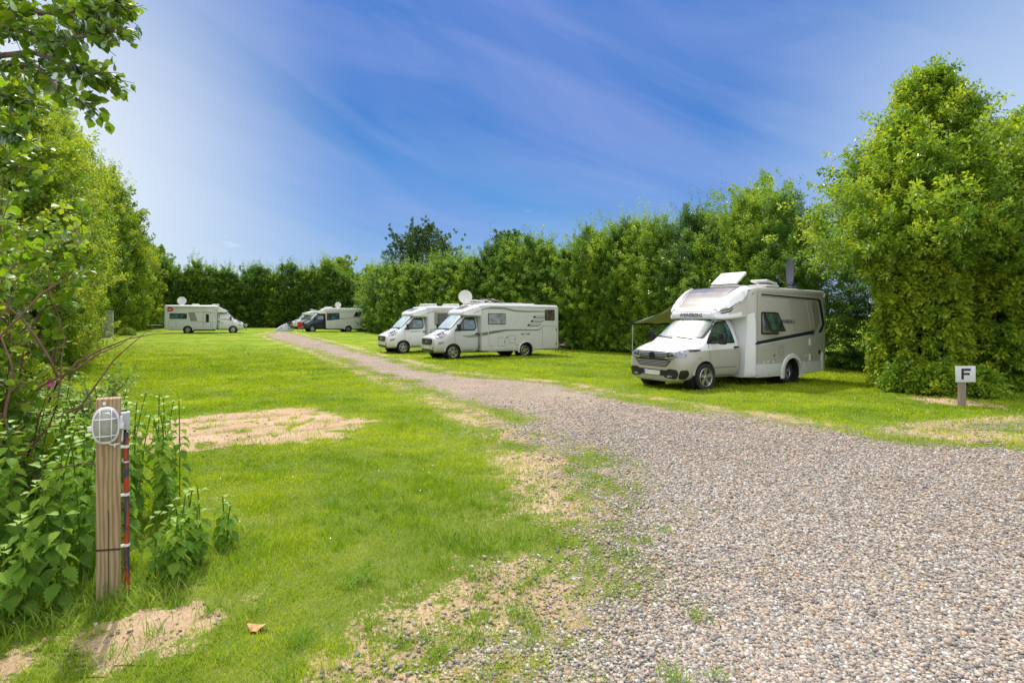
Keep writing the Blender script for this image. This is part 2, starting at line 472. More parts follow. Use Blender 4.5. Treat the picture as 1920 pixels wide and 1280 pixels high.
def wheel(parent, x, y, r, spokes=5, dark=False, w=.215, steer=0, double=False):
    s = 1 if y > 0 else -1
    b = MB(); hw = w / 2
    b.lathe([(r * .66, hw * .8), (r * .74, hw), (r * .93, hw), (r * .985, hw * .8), (r, hw * .5), (r, -hw * .5), (r * .985, -hw * .8), (r * .93, -hw), (r * .66, -hw * .8)], 48, 'y', closed=True)
    for k in range(40):   # tread blocks
        t = 2 * math.pi * k / 40
        b.box((math.cos(t) * r * .995, hw * .62, math.sin(t) * r * .995), (.016, hw * .5, .03), Matrix.Rotation(-t, 3, 'Y'))
        b.box((math.cos(t + .07) * r * .995, -hw * .62, math.sin(t + .07) * r * .995), (.016, hw * .5, .03), Matrix.Rotation(-t - .07, 3, 'Y'))
    ty = b.build('wheel', M['rubber'], parent, 40); ty.location = (x, y, r); ty.rotation_euler = (0, 0, steer)
    q = MB(); o = s * hw
    q.lathe([(r * .66, o * .78), (r * .70, o * .9), (r * .665, o * .96), (r * .64, o * .9), (r * .60, o * .3), (r * .58, -o * .6), (0, -o * .5)], 48, 'y')
    q.lathe([(0, o * .86), (r * .10, o * .86), (r * .135, o * .74), (r * .14, o * .4)], 20, 'y')
    for k in range(spokes):
        for dd in ((-.13, .13) if double else (0,)):
            t = 2 * math.pi * k / spokes + .3 + dd
            d = Vector((math.cos(t), 0, math.sin(t))); n = Vector((-d.z, 0, d.x))
            wi, wo = (r * .075, r * .06) if double else (r * .12, r * .085)
            v = []
            for (rr, ww, yy) in ((r * .10, wi, o * .80), (r * .38, (wi + wo) / 2, o * .72), (r * .64, wo, o * .80)):
                for sg in (1, -1):
                    for dy in (0, -.035 * s):
                        p = d * rr + n * ww * sg; v.append((p.x, yy + dy, p.z))
            f = []
            for i in (0, 4): f += [(i, i + 2, i + 6, i + 4), (i + 1, i + 5, i + 7, i + 3), (i, i + 4, i + 5, i + 1), (i + 2, i + 3, i + 7, i + 6)]
            q.add(v, f)
    for k in range(5):
        t = 2 * math.pi * k / 5; q.lathe([(0, o * .80), (.011, o * .80), (.013, o * .5)], 6, 'y', (math.cos(t) * r * .17, 0, math.sin(t) * r * .17))
    q.build('rim', M['alu'], ty, 30)
    d = MB(); d.lathe([(0, -o * .35), (r * .57, -o * .35)], 24, 'y'); d.lathe([(r * .45, -o * .2), (0, -o * .2)], 24, 'y'); d.build('brake_disc', M['grey'] if not dark else M['black'], ty, 30)
    return ty
def arch_lip(parent, x, z, r, y, mat, w=.05, a0=-12, a1=192, name='wheel_arch_trim', out=.025):
    s = 1 if y > 0 else -1
    b = MB(); v = []; n = 26
    for k in range(n + 1):
        t = R(a0 + (a1 - a0) * k / n)
        for (rr, yy) in ((r, y - s * .06), (r - .004, y + s * out), (r + w * .7, y + s * (out - .003)), (r + w, y - s * .012)):
            v.append((x + rr * math.cos(t), yy, z + rr * math.sin(t)))
    f = [(k * 4 + i, k * 4 + i + 1, (k + 1) * 4 + i + 1, (k + 1) * 4 + i) for k in range(n) for i in range(3)]
    b.add(v, f); return b.build(name, mat, parent, 40)
def well(parent, x, z, r, y0, y1):
    b = MB(); b.lathe([(r, y1), (r, y0), (0, y0)], 32, 'y', (x, 0, z)); return b.build('wheel_well', M['under'], parent, 40)
def mirror(parent, x, y, z, col_mat, tall=.34):
    s = 1 if y > 0 else -1
    b = MB(); b.box((x, y + s * .17, z), (.13, .20, tall), Matrix.Rotation(s * .12, 3, 'Z'), bev=.035)
    b.tube([(x + .05, y - s * .02, z - .12), (x + .02, y + s * .1, z - .1)], .022); b.tube([(x + .05, y - s * .02, z + .08), (x + .02, y + s * .1, z + .08)], .018)
    o = b.build('mirror', M['black'], parent, 40)
    g = MB(); g.box((x + .068, y + s * .17, z + .03), (.006, .16, tall * .6)); g.build('mirror_glass', M['chrome'], o)
    return o
def dish(parent, x, y, z, r, yaw, mat, tilt=20, foot=.16, arm=True):
    """round dish; faces local direction given by yaw"""
    b = MB(); b.lathe([(r * .06, -.02), (.0, -.02)], 8, 'x')
    prof = [(r * i / 8, .16 * r * (i / 8) ** 2) for i in range(9)]
    b.lathe([(a, h) for a, h in prof] + [(r * 1.03, .17 * r), (r * 1.0, .12 * r)] + [(a, h - .02) for a, h in reversed(prof)], 36, 'x')
    o = b.build('satellite_dish', mat, parent, 50); o.location = (x, y, z + foot + r * .98); o.rotation_euler = (0, -R(tilt) * -1, yaw)
    if arm:
        a = MB(); a.tube([(0.02, 0, -r * .9), (.30 * r * 2, 0, -r * .75), (.5 * r * 2, 0, -r * .35)], .018); a.box((.5 * r * 2, 0, -r * .3), (.08, .07, .10), bev=.02); a.build('receiver_arm', mat, o, 40)
    f = MB(); f.lathe([(.0, 0), (.17, 0), (.17, .05), (.08, .08), (.06, foot + .12), (0, foot + .14)], 20, 'z', (x, y, z)); f.box((x - .02, y, z + foot * .9), (.14, .14, .18), bev=.03); f.build('dish_mount', mat, parent, 40)
    return o
def hatch(parent, x, y, z, lx, ly, openang=0, mat=None, h=.09, hinge=1, name='roof_vent'):
    b = MB(); b.box((x, y, z + .02), (lx + .06, ly + .06, .06), bev=.02); o = b.build(name, M['plastic'], parent, 40)
    c = MB(); c.box((-hinge * lx / 2, 0, h / 2), (lx, ly, h), bev=.03)
    l = c.build('vent_lid', mat or M['plastic'], o, 40); l.location = (x + hinge * lx / 2, y, z + .05); l.rotation_euler = (0, R(openang) * hinge, 0)
    return o
def window(bv, pts, s, parent, glass, frame='black', fw=.03, name='window', r=.06):
    cx = sum(p[0] for p in pts) / len(pts); cz = sum(p[1] for p in pts) / len(pts)
    P1 = rpoly(pts, r)
    o = decal(name, bv, P1, ('y', s), M[frame], parent, .012, .25)
    ins = []
    for p in pts:
        d = Vector((p[0] - cx, p[1] - cz)); k = max(.5, 1 - fw / max(abs(d.x), .01)), max(.5, 1 - fw / max(abs(d.y), .01)); ins.append((cx + d.x * k[0], cz + d.y * k[1]))
    decal('window_glass', bv, rpoly(ins, r * .7), ('y', s), M[glass], o, .024, .25)
    return o
def outline(pts, w=.012, closed=True, r=.04):
    P1 = rpoly(pts, r, 3); n = len(P1); polys = []
    for i in range(n if closed else n - 1):
        a = Vector(P1[i]); b = Vector(P1[(i + 1) % n])
        if (b - a).length < 1e-4: continue
        d = (b - a).normalized() * w * .5; nn = Vector((-d.y, d.x))
        polys.append([(a - d + nn)[:], (b + d + nn)[:], (b + d - nn)[:], (a - d - nn)[:]])
    return polys
def flap(bv, pts, s, parent, name='service_flap', lock=True, w=.012, mat='line'):
    o = decal(name, bv, outline(pts, w), ('y', s), M[mat], parent, .003, .4, rim=False)
    if lock:
        x1 = max(p[0] for p in pts); zc = sum(p[1] for p in pts) / len(pts)
        decal('lock', bv, rpoly([(x1 - .06, zc - .03), (x1 - .03, zc - .03), (x1 - .03, zc + .03), (x1 - .06, zc + .03)], .01), ('y', s), M['black'], o, .006)
    return o

DUC = [(0.00, .42, .60, .62, .72, .85, .64, .98, .56, 1.02), (0.07, .31, .80, .62, .90, .88, .80, 1.03, .66, 1.08), (0.30, .28, .88, .62, .98, .98, .93, 1.12, .76, 1.17),
       (0.55, .28, .93, .62, 1.01, 1.10, .97, 1.24, .80, 1.29), (0.78, .28, .95, .62, 1.01, 1.18, .98, 1.33, .82, 1.39), (0.86, .28, .95, .62, 1.01, 1.2, .98, 1.40, .82, 1.46),
       (1.20, .28, .95, .62, 1.01, 1.25, .98, 1.77, .78, 1.84), (1.52, .28, .95, .62, 1.01, 1.28, .98, 2.10, .74, 2.17), (1.72, .28, .95, .62, 1.01, 1.28, .98, 2.17, .74, 2.23),
       (2.1, .28, .95, .62, 1.01, 1.28, .98, 2.18, .74, 2.24), (2.5, .28, .95, .62, 1.01, 1.28, .98, 2.18, .74, 2.24)]
def motorhome(px_f, D, heading, Lv=7.08, WB=4.035, H=2.66, label='', near=-1, cabmat='white', bodymat='cream', group=None, capx=0., spokes=5,
              low=False, zscale=1.):
    root = empty('motorhome', label=label, cat='motorhome', group=group)
    xf, r = .95, .34; xr = xf + WB
    st = DUC
    cab = hull(cab_rings(st), 'cab', M[cabmat], root); cabme = cab.data.copy()
    T = H
    c0 = 1.50 + capx
    rings = [rrect(.74, 2.13, 2.20, .03, c0, .70), rrect(.90, 2.08, 2.28, .06, c0 + .05, .84, crown=.01), rrect(1.00, 2.06, 2.36, .10, c0 + .18, .92, crown=.02),
             rrect(1.06, 2.06, 2.47, .12, c0 + .45, .98, crown=.03), rrect(1.10, 2.05, T - .10, .12, c0 + .8, 1.04, crown=.03), rrect(1.12, 2.04, T - .04, .12, 2.36 + capx, 1.08, crown=.03),
             rrect(1.07, .36, T - .03, .12, 2.44 + capx, 1.08, crown=.03), rrect(1.15, .34, T, .12, 2.78 + capx, 1.13, crown=.03), rrect(1.15, .34, T, .12, 3.6, 1.13, crown=.03), rrect(1.15, .34, T, .12, 5.0, 1.13, crown=.03),
             rrect(1.15, .36, T - .01, .12, Lv - .25, 1.13, crown=.03), rrect(1.14, .38, T - .02, .12, Lv - .09, 1.12, crown=.02), rrect(1.10, .42, T - .07, .12, Lv - .02, 1.08), rrect(1.03, .50, T - .15, .12, Lv, 1.02)]
    body = hull(rings, 'living_body', M[bodymat], root, sub=0); bodyme = body.data.copy()
    bv = bvh_of(cabme, bodyme); bvc = bvh_of(cabme); bvb = bvh_of(bodyme)
    cut_arches(cab, [(xf, r, .42, .62, 1.5), (xf, r, .42, -1.5, -.62)], root, 30)
    cut_arches(body, [(xr, r, .42, .70, 1.5), (xr, r, .42, -1.5, -.70)], root, 30)
    for s in (-1, 1):
        well(root, xf, r, .418, s * .60, s * .93); well(root, xr, r, .418, s * .68, s * 1.1)
        wheel(root, xf, s * .86, r, spokes, steer=0); wheel(root, xr, s * .92, r, spokes)
        arch_lip(root, xr, r, .42, s * 1.152, M[bodymat], .07, out=.03)
        arch_lip(root, xf, r, .42, s * .965, M[cabmat], .05, 5, 175, out=.015)
        # cab door and its window
        door = decal('door', bvc, outline([(1.05, .42), (1.02, 1.25), (1.15, 1.45), (1.66, 2.10), (2.30, 2.10), (2.34, 1.2), (2.30, .42)], .014), ('y', s), M['line'], root, .003, .3, rim=False)
        w = decal('door_window', bvc, rpoly([(1.02, 1.34), (1.66, 1.99), (2.18, 2.0), (2.22, 1.50), (2.12, 1.36)], .07), ('y', s), M['black'], door, .008, .12)
        decal('window_glass', bvc, rpoly([(1.38, 1.42), (1.46, 1.72), (1.66, 1.93), (2.12, 1.94), (2.16, 1.52), (2.08, 1.42)], .06), ('y', s), M['glassteal'], w, .014, .12)
        decal('window_pillar', bvc, [(1.46, 1.40), (1.50, 1.40), (1.58, 1.90), (1.53, 1.90)], ('y', s), M['black'], w, .018, .12)
        h = decal('door_handle', bvc, rpoly([(2.14, 1.17), (2.27, 1.17), (2.27, 1.24), (2.14, 1.24)], .02), ('y', s), M['black'], door, .03, .2)
        mirror(root, 1.14, s * .97, 1.50, None)
        decal('bonnet_seam', bvc, strip([(.12, 1.03), (.40, 1.20), (.74, 1.345), (.95, 1.36)], .012), ('y', s), M['line'], root, .003, .1, rim=False)
        decal('body_joint', bvb, strip([(2.80, .36), (2.80, H - .1)], .010), ('y', s), M['line'], root, .004, .3, rim=False)
        decal('roof_seam', bvb, strip([(2.85, H - .14), (Lv - .2, H - .15)], .012), ('y', s), M['grey'], root, .004, .5, rim=False)
        # headlight sweeping up the wing
        decal('headlight', bvc, rpoly([(.14, .98), (.20, 1.12), (.50, 1.28), (.72, 1.33), (.60, 1.14), (.40, 1.02)], .03), ('y', s), M['lamp'], root, .008, .1)
        decal('fog_lamp', bvc, rpoly([(-1 * s * -.62, .50), (s * .76, .50), (s * .76, .60), (s * .62, .58)], .02), ('x', -1), M['lamp'], root, .008, .1)
        decal('sill_moulding', bvb, [(2.8, .35), (2.8, .52), (xr - .49, .52), (xr - .49, .35)], ('y', s), M[bodymat], root, .018, .5)
        decal('bumper_pocket', bvc, rpoly([(.16, .70), (.22, .83), (.50, .86), (.40, .74)], .03), ('y', s), M['midgrey'] if cabmat != 'blue' else M['black'], root, .004, .1)
    # front face
    decal('grille', bvc, rpoly([(-.50, .68), (-.62, .80), (-.56, .96), (.56, .96), (.62, .80), (.50, .68)], .04), ('x', -1), M['black'], root, .01, .1)
    g = MB()
    for z in (.77, .82, .87): decal('grille_bar', bvc, [(-.5, z - .008), (.5, z - .008), (.5, z + .008), (-.5, z + .008)], ('x', -1), M['grey'], root, .018, .15)
    decal('emblem', bvc, [(.09 * math.cos(k * .5236), .84 + .07 * math.sin(k * .5236)) for k in range(12)], ('x', -1), M['chrome'], root, .026, .2)
    decal('bumper_intake', bvc, rpoly([(-.66, .33), (-.70, .47), (.70, .47), (.66, .33)], .03), ('x', -1), M['black'], root, .008, .12)
    pl = decal('number_plate', bvc, rpoly([(-.26, .50), (.26, .50), (.26, .61), (-.26, .61)], .01), ('x', -1), M['plate'], root, .03, .3)
    decal('blue_band', bvc, [(.215, .505), (.255, .505), (.255, .605), (.215, .605)], ('x', -1), M['euro'], pl, .033, .3)
    decal('windscreen_seal', bvc, rpoly([(-.78, 1.41), (-.70, 2.13), (.70, 2.13), (.78, 1.41)], .06), ('x', -1), M['black'], root, .005, .12)
    decal('windscreen', bvc, rpoly([(-.72, 1.46), (-.66, 2.10), (.66, 2.10), (.72, 1.46)], .06), ('x', -1), M['paleshade'], root, .008, .12)
    decal('wiper_tray', bvc, [(.76, -.72), (.84, -.74), (.86, 0), (.84, .74), (.76, .72), (.80, 0)], ('z', 1), M['black'], root, .006, .15)
    decal('skylight', bvb, rpoly([(c0 + .22, -.42), (c0 + .62, -.42), (c0 + .62, .42), (c0 + .22, .42)], .05), ('z', 1), M['skylight'], root, .012, .2)
    ub = MB(); ub.box(((Lv + .9) / 2, 0, .42), (Lv - 1.6, 1.3, .22)); ub.tube([(2.6, .4, .26), (5.2, .4, .24)], .05); ub.box((xr - .8, -.3, .27), (.6, .5, .16)); ub.build('chassis', M['under'], root)
    # rear lights, rear corner mould
    for s in (-1, 1):
        b = MB(); b.box((Lv - .01, s * .93, .72), (.05, .13, .34), bev=.02); t = b.build('rear_light', M['red'], root, 40)
    return dict(root=root, bv=bv, bvb=bvb, bvc=bvc, xf=xf, xr=xr, L=Lv, H=H, near=near, c0=c0)
def place(mh, pxw, D, heading, WBx, flip=False, zoff=0., sinkz=0., wheely=1.0):
    """put the near front wheel's contact at column pxw, depth D; heading = angle of the axis front->rear from +X"""
    root = mh['root']; u = Vector((math.cos(heading), math.sin(heading))); s = mh['near']
    n = Vector((-u.y, u.x))                       # local +y
    a = (pxw - CX) / FPX; F = Vector((a * D, D))
    o = F - u * mh['xf'] - n * (s * wheely)
    Rr = F + u * WBx
    c1 = o + u * mh['xf']; c2 = o + u * mh['xr']
    z1 = gzf(*c1); z2 = gzf(*c2)
    pitch = math.atan2(z2 - z1, WBx)
    m = Matrix.Rotation(heading, 4, 'Z') @ Matrix.Rotation(-pitch, 4, 'Y')
    p = m @ Vector((mh['xf'], 0, 0))
    root.rotation_euler = m.to_euler(); root.location = (o.x, o.y, z1 - p.z - mh['xf'] * 0 + 0) if False else (o.x, o.y, z1 - p.z + zoff)
    return o

TH = math.atan2(FPX, 2620 - CX)     # the pitches on the right are all parallel
# ---- silver-cabbed motorhome, middle of the row
a = motorhome(850, 26.5, TH, label='cream motorhome with silver cab, open roof hatches and brown swoosh stripes, middle of row', cabmat='silver', bodymat='cream', group=None, spokes=6)
def common_side(mh, s, w1=(2.74, 3.75, 1.66, 2.2)):
    x0, x1, z0, z1 = w1
    return window(mh['bvb'], [(x0, z0), (x0, z1), (x1, z1), (x1, z0)], s, mh['root'], 'curtain')
root = a['root']; B = a['bvb']; s = -1
common_side(a, s)
window(B, [(6.15, 1.86), (6.15, 2.42), (6.78, 2.42), (6.78, 1.86)], s, root, 'brownglass')
decal('upper_stripe', B, strip([(2.0, 2.20), (2.6, 2.42), (3.0, 2.47), (3.7, 2.45), (4.3, 2.34), (5.0, 2.31), (6.14, 2.33)], [.02, .06, .11, .10, .085, .08, .05]), ('y', s), M['midgrey'], root, .004, .2)
decal('lower_stripe', a['bv'], strip([(1.45, 1.10), (1.8, 1.08), (2.3, 1.14), (2.42, 1.17)], [.02, .12, .16, .15]), ('y', s), M['midgrey'], root, .004, .12)
decal('lower_stripe', B, strip([(2.45, 1.17), (3.0, 1.27), (3.8, 1.37), (4.6, 1.38), (5.6, 1.36), (5.85, 1.40), (5.98, 1.58)], [.16, .13, .08, .055, .05, .05, .01]), ('y', s), M['grey'], root, .004, .2)
for i, (x, z) in enumerate(((5.48, 2.03), (5.33, 1.82), (5.12, 1.61))):   # the stepped emblem near the rear
    w = .62
    decal('emblem_bar', B, [[(x - .10, z - .045), (x + .0, z + .06), (x + .12, z + .06), (x + .06, z - .01), (x + .02, z - .045)], [(x + .02, z - .045), (x + .02, z - .015), (x + w, z - .015), (x + w, z - .045)],
          [(x + .12, z + .045), (x + .12, z + .06), (x + w + .16, z + .06), (x + w + .16, z + .045)], [(x + w, z - .045), (x + w, z - .015), (x + w + .13, z + .045), (x + w + .16, z + .045)]], ('y', s), M['navy'], root, .004, .3, rim=False)
text_decal('lettering', B, 'ML-T 580', (4.95, 1.16), .13, ('y', s), M['navy'], root, shear=.15)
flap(B, [(3.30, .58), (3.30, 1.0), (3.72, 1.0), (3.72, .58)], s, root); flap(B, [(3.95, .72), (3.95, 1.1), (4.32, 1.1), (4.32, .72)], s, root)
flap(B, [(6.0, .40), (6.0, 1.56), (6.92, 1.56), (6.92, .40)], s, root, 'garage_door', False)
for z in (.62, 1.38): decal('hinge', B, rpoly([(6.86, z - .05), (6.90, z - .05), (6.90, z + .05), (6.86, z + .05)], .01), ('y', s), M['black'], root, .012)
for x in (2.95, 4.4): decal('side_marker', B, rpoly([(x - .06, .60), (x + .06, .60), (x + .06, .635), (x - .06, .635)], .01), ('y', s), M['amber'], root, .012)
decal('water_filler', B, [(3.84 + .045 * math.cos(k * .5236), 1.02 + .045 * math.sin(k * .5236)) for k in range(12)], ('y', s), M['midgrey'], root, .014)
dish(root, 2.15, .15, a['H'] - .08, .34, R(-110), M['plastic'], tilt=-12, foot=.10, arm=False)
hatch(root, 2.75, .05, a['H'] + .03, .55, .7, 6); hatch(root, 3.55, -.1, a['H'] + .03, .9, .9, 10, M['skylight'], .05); hatch(root, 4.5, .1, a['H'] + .03, .9, 1.1, -22, M['skylight'], .05, hinge=-1, name='solar_panel'); hatch(root, 5.5, .0, a['H'] + .03, .8, .9, -12, M['skylight'], .05, hinge=-1, name='solar_panel'); hatch(root, 4.1, .55, a['H'] + .03, .6, .6, 18, M['plastic'], .05)
place(a, 850.3, 26.5, TH, 4.035)

# ---- white motorhome half hidden behind it
b_ = motorhome(756, 31.5, TH, label='white motorhome parked half hidden behind the silver-cabbed one, with plain body and grey window surround', cabmat='white', bodymat='cream', spokes=5)
root = b_['root']; B = b_['bvb']
decal('grey_panel', B, rpoly([(2.78, 1.55), (2.78, 2.32), (3.9, 2.32), (4.1, 2.1), (4.1, 1.55)], .08), ('y', s), M['midgrey'], root, .004)
window(B, [(3.0, 1.6), (3.0, 2.22), (3.85, 2.22), (3.85, 1.6)], s, root, 'glass')
decal('body_stripe', B, strip([(2.0, 2.14), (2.7, 2.36), (3.3, 2.42), (5, 2.42)], [.02, .07, .06, .03]), ('y', s), M['beige'], root, .004)
decal('body_stripe', B, strip([(2.5, 1.30), (4, 1.46), (6.8, 1.5)], [.03, .04, .03]), ('y', s), M['grey'], root, .004)
decal('door_stripe', b_['bv'], strip([(1.2, 1.25), (1.6, 1.22), (2.1, 1.25)], [.01, .05, .02]), ('y', s), M['grey'], root, .004)
hatch(root, 2.9, 0, b_['H'] + .03, .7, .9, 0); hatch(root, 4.4, 0, b_['H'] + .03, .7, .9, 0)
place(b_, 756.8, 31.6, TH, 4.035)

# ---- white motorhome at the far left facing right
c_ = motorhome(436, 56, 0, label='long white motorhome at far left, nose pointing right, red oval badge on its rear corner', cabmat='white', bodymat='cream', near=1, Lv=7.0, spokes=6, H=2.78)
root = c_['root']; B = c_['bvb']; s = 1
window(B, [(5.05, 1.42), (5.05, 1.98), (6.55, 1.98), (6.55, 1.42)], s, root, 'glassteal')
decal('grey_panel', B, [(4.15, 1.20), (4.38, 2.08), (4.95, 2.08), (4.75, 1.20)], ('y', s), M['midgrey'], root, .004)
decal('body_door', B, outline([(2.95, .45), (2.95, 2.15), (3.62, 2.15), (3.62, .45)], .02), ('y', s), M['line'], root, .004, .3, rim=False)
window(B, [(3.12, 1.08), (3.12, 1.92), (3.4, 1.92), (3.4, 1.08)], s, root, 'glass', name='door_window')
decal('body_stripe', B, strip([(1.9, 2.05), (3.0, 2.06), (4.3, 2.10)], .035), ('y', s), M['grey'], root, .004)
decal('body_stripe', B, strip([(1.8, 1.07), (3.0, 1.10), (4.2, 1.17)], .035), ('y', s), M['midgrey'], root, .004)
e = decal('red_badge', B, [(6.48 + .27 * math.cos(k * .3142), 2.36 + .22 * math.sin(k * .3142)) for k in range(20)], ('y', s), M['red'], root, .005)
decal('badge_bird', B, [(6.66, 2.40), (6.54, 2.36), (6.50, 2.42), (6.44, 2.36), (6.32, 2.42), (6.44, 2.30), (6.50, 2.34), (6.56, 2.29)], ('y', s), M['plastic'], e, .009, rim=False)
decal('blue_edge', B, [(6.62, 2.12), (6.72, 2.12), (6.72, 2.60), (6.50, 2.60), (6.68, 2.5)], ('y', s), M['euro'], root, .003, rim=False)
flap(B, [(6.0, .62), (6.0, 1.25), (6.65, 1.25), (6.65, .62)], s, root); flap(B, [(2.0, .7), (2.0, 1.0), (2.3, 1.0), (2.3, .7)], s, root)
decal('cab_screen', c_['bvc'], rpoly([(1.15, 1.40), (1.45, 1.74), (1.66, 1.94), (2.16, 1.95), (2.18, 1.40)], .05), ('y', s), M['plastic'], root, .022, .15)
dish(root, 5.62, .1, c_['H'], .40, R(95), M['plastic'], tilt=-8, foot=.06, arm=False)
bb = MB(); bb.box((4.4, 1.2, c_['H'] - .12), (4.4, .10, .11), bev=.02); bb.build('awning_case', M['plastic'], root, 40)
for x in (2.6, 4.4): hatch(root, x, 0, c_['H'] + .03, .6, .7, 0)
rr = MB()   # bicycle carrier rails on the back
for y in (-.5, .5): rr.tube([(7.0, y, .7), (7.35, y, .72), (7.35, y, 1.7)], .025)
for z in (.75, 1.2, 1.68): rr.tube([(7.35, -.6, z), (7.35, .6, z)], .02)
rr.build('rear_carrier', M['grey'], root, 40)
al = R(24)
place(c_, 436.8, 57.5, math.pi + al, 4.035)

# ---- dark-blue-cabbed motorhome in the distance
d_ = motorhome(586, 63.7, TH, label='white motorhome with dark blue cab in the far distance, facing left', cabmat='blue', bodymat='cream', near=-1, Lv=7.1, spokes=5, H=2.74)
root = d_['root']; B = d_['bvb']; s = -1
decal('dark_panel', B, [(2.50, 1.35), (2.50, 2.14), (3.9, 2.20), (3.95, 1.45)], ('y', s), M['navy'], root, .003)
window(B, [(2.9, 1.42), (2.9, 2.1), (3.75, 2.1), (3.75, 1.42)], s, root, 'glassteal')
window(B, [(5.55, 1.78), (5.85, 2.36), (6.5, 2.36), (6.45, 1.98), (6.2, 1.78)], s, root, 'glass')
decal('body_stripe', B, strip([(2.5, 1.30), (3.5, 1.44), (4.6, 1.55), (6.3, 1.75)], [.05, .06, .045, .02]), ('y', s), M['navy'], root, .004)
decal('body_stripe', B, strip([(2.4, 2.26), (3.9, 2.32), (5.6, 2.34)], .035), ('y', s), M['grey'], root, .004)
dish(root, 4.05, 0, d_['H'], .34, R(-104), M['plastic'], tilt=-8, foot=.06, arm=False)
hatch(root, 2.9, 0, d_['H'] + .03, .7, .9, 0)
place(d_, 586, 63.7, TH, 4.035)

# ---- low white camper behind it
e_ = motorhome(560, 72, TH, label='low white camper with a covered pale windscreen, behind the blue-cabbed motorhome', cabmat='white', bodymat='cream', near=-1, Lv=6.6, spokes=5, H=2.6)
decal('cab_screen', e_['bvc'], rpoly([(1.12, 1.42), (1.45, 1.74), (1.66, 1.94), (2.16, 1.95), (2.18, 1.42)], .05), ('y', -1), M['glass'], e_['root'], .022, .15)
hatch(e_['root'], 2.9, 0, e_['H'] + .03, .7, .9, 14)
e_['root'].scale = (.93, .93, .90)
place(e_, 564, 73, TH, 4.0)
e_['root'].scale = (.93, .93, .90)

# ------------------------------------------------------------------ the nearest motorhome (two-tone)
VW = [(0.10, .27, .62, .56, .70, .76, .68, .90, .60, .93), (0.15, .20, .78, .56, .84, .80, .81, .95, .72, .98), (0.33, .20, .88, .56, .945, .85, .925, 1.01, .80, 1.05),
      (0.60, .25, .88, .58, .955, .94, .94, 1.10, .81, 1.15), (0.90, .25, .88, .58, .955, 1.02, .94, 1.17, .80, 1.23), (0.97, .25, .88, .58, .955, 1.03, .94, 1.21, .80, 1.28),
      (1.25, .25, .88, .58, .955, 1.08, .935, 1.46, .76, 1.52), (1.60, .25, .88, .58, .955, 1.12, .93, 1.74, .71, 1.80), (1.78, .25, .88, .58, .955, 1.12, .93, 1.79, .71, 1.84),
      (2.1, .25, .88, .58, .955, 1.12, .93, 1.80, .71, 1.85), (2.5, .25, .88, .58, .955, 1.12, .93, 1.80, .71, 1.85)]
root = empty('motorhome', label='nearest motorhome, white and champagne with brown-tinted roof window, dark side stripes and awning out', cat='motorhome')
xf, xr, LV, HV, r = .95, 4.35, 6.12, 2.64, .335
cab = hull(cab_rings(VW), 'cab', M['twotone'], root); cabme = cab.data.copy()
k0 = 1.57
rings = [rrect(.68, 1.80, 1.90, .03, k0 - .02, .64), rrect(.77, 1.76, 1.96, .05, k0 + .03, .71), rrect(.87, 1.75, 2.04, .07, k0 + .13, .80, crown=.01),
         rrect(.95, 1.76, 2.17, .12, k0 + .27, .88, crown=.02), rrect(1.00, 1.78, 2.31, .16, k0 + .45, .93, crown=.03), rrect(1.04, 1.80, 2.44, .17, k0 + .65, .97, crown=.03), rrect(1.07, 1.82, 2.53, .16, k0 + .83, 1.0, crown=.03),
         rrect(.955, .26, 2.555, .15, 2.44, .93, crown=.03), rrect(1.02, .26, 2.585, .14, 2.56, 1.02, crown=.03), rrect(1.09, .26, 2.61, .12, 2.70, 1.07, crown=.03), rrect(1.10, .26, HV - .01, .11, 2.85, 1.09, crown=.02), rrect(1.10, .26, HV, .10, 3.6, 1.09, crown=.02),
         rrect(1.10, .26, HV, .10, 4.6, 1.09, crown=.02), rrect(1.10, .30, HV - .01, .10, LV - .22, 1.09, crown=.02), rrect(1.09, .32, HV - .02, .10, LV - .08, 1.08, crown=.01), rrect(1.05, .36, HV - .07, .1, LV - .015, 1.04), rrect(.98, .44, HV - .14, .1, LV, .97)]
body = hull(rings, 'living_body', [M['campbody'], M['white']], root, sub=0); bodyme = body.data.copy()
for pq in body.data.polygons:
    cq = pq.center
    if (cq.x < 2.72 and cq.z < 1.9) or (cq.x < k0 + .12): pq.material_index = 1
BV = bvh_of(cabme, bodyme); BC = bvh_of(cabme); BB = bvh_of(bodyme)
cut_arches(cab, [(xf, r, .40, .60, 1.5), (xf, r, .40, -1.5, -.60)], root, 30)
cut_arches(body, [(xr, r - .01, .41, .66, 1.5), (xr, r - .01, .41, -1.5, -.66)], root, 30)
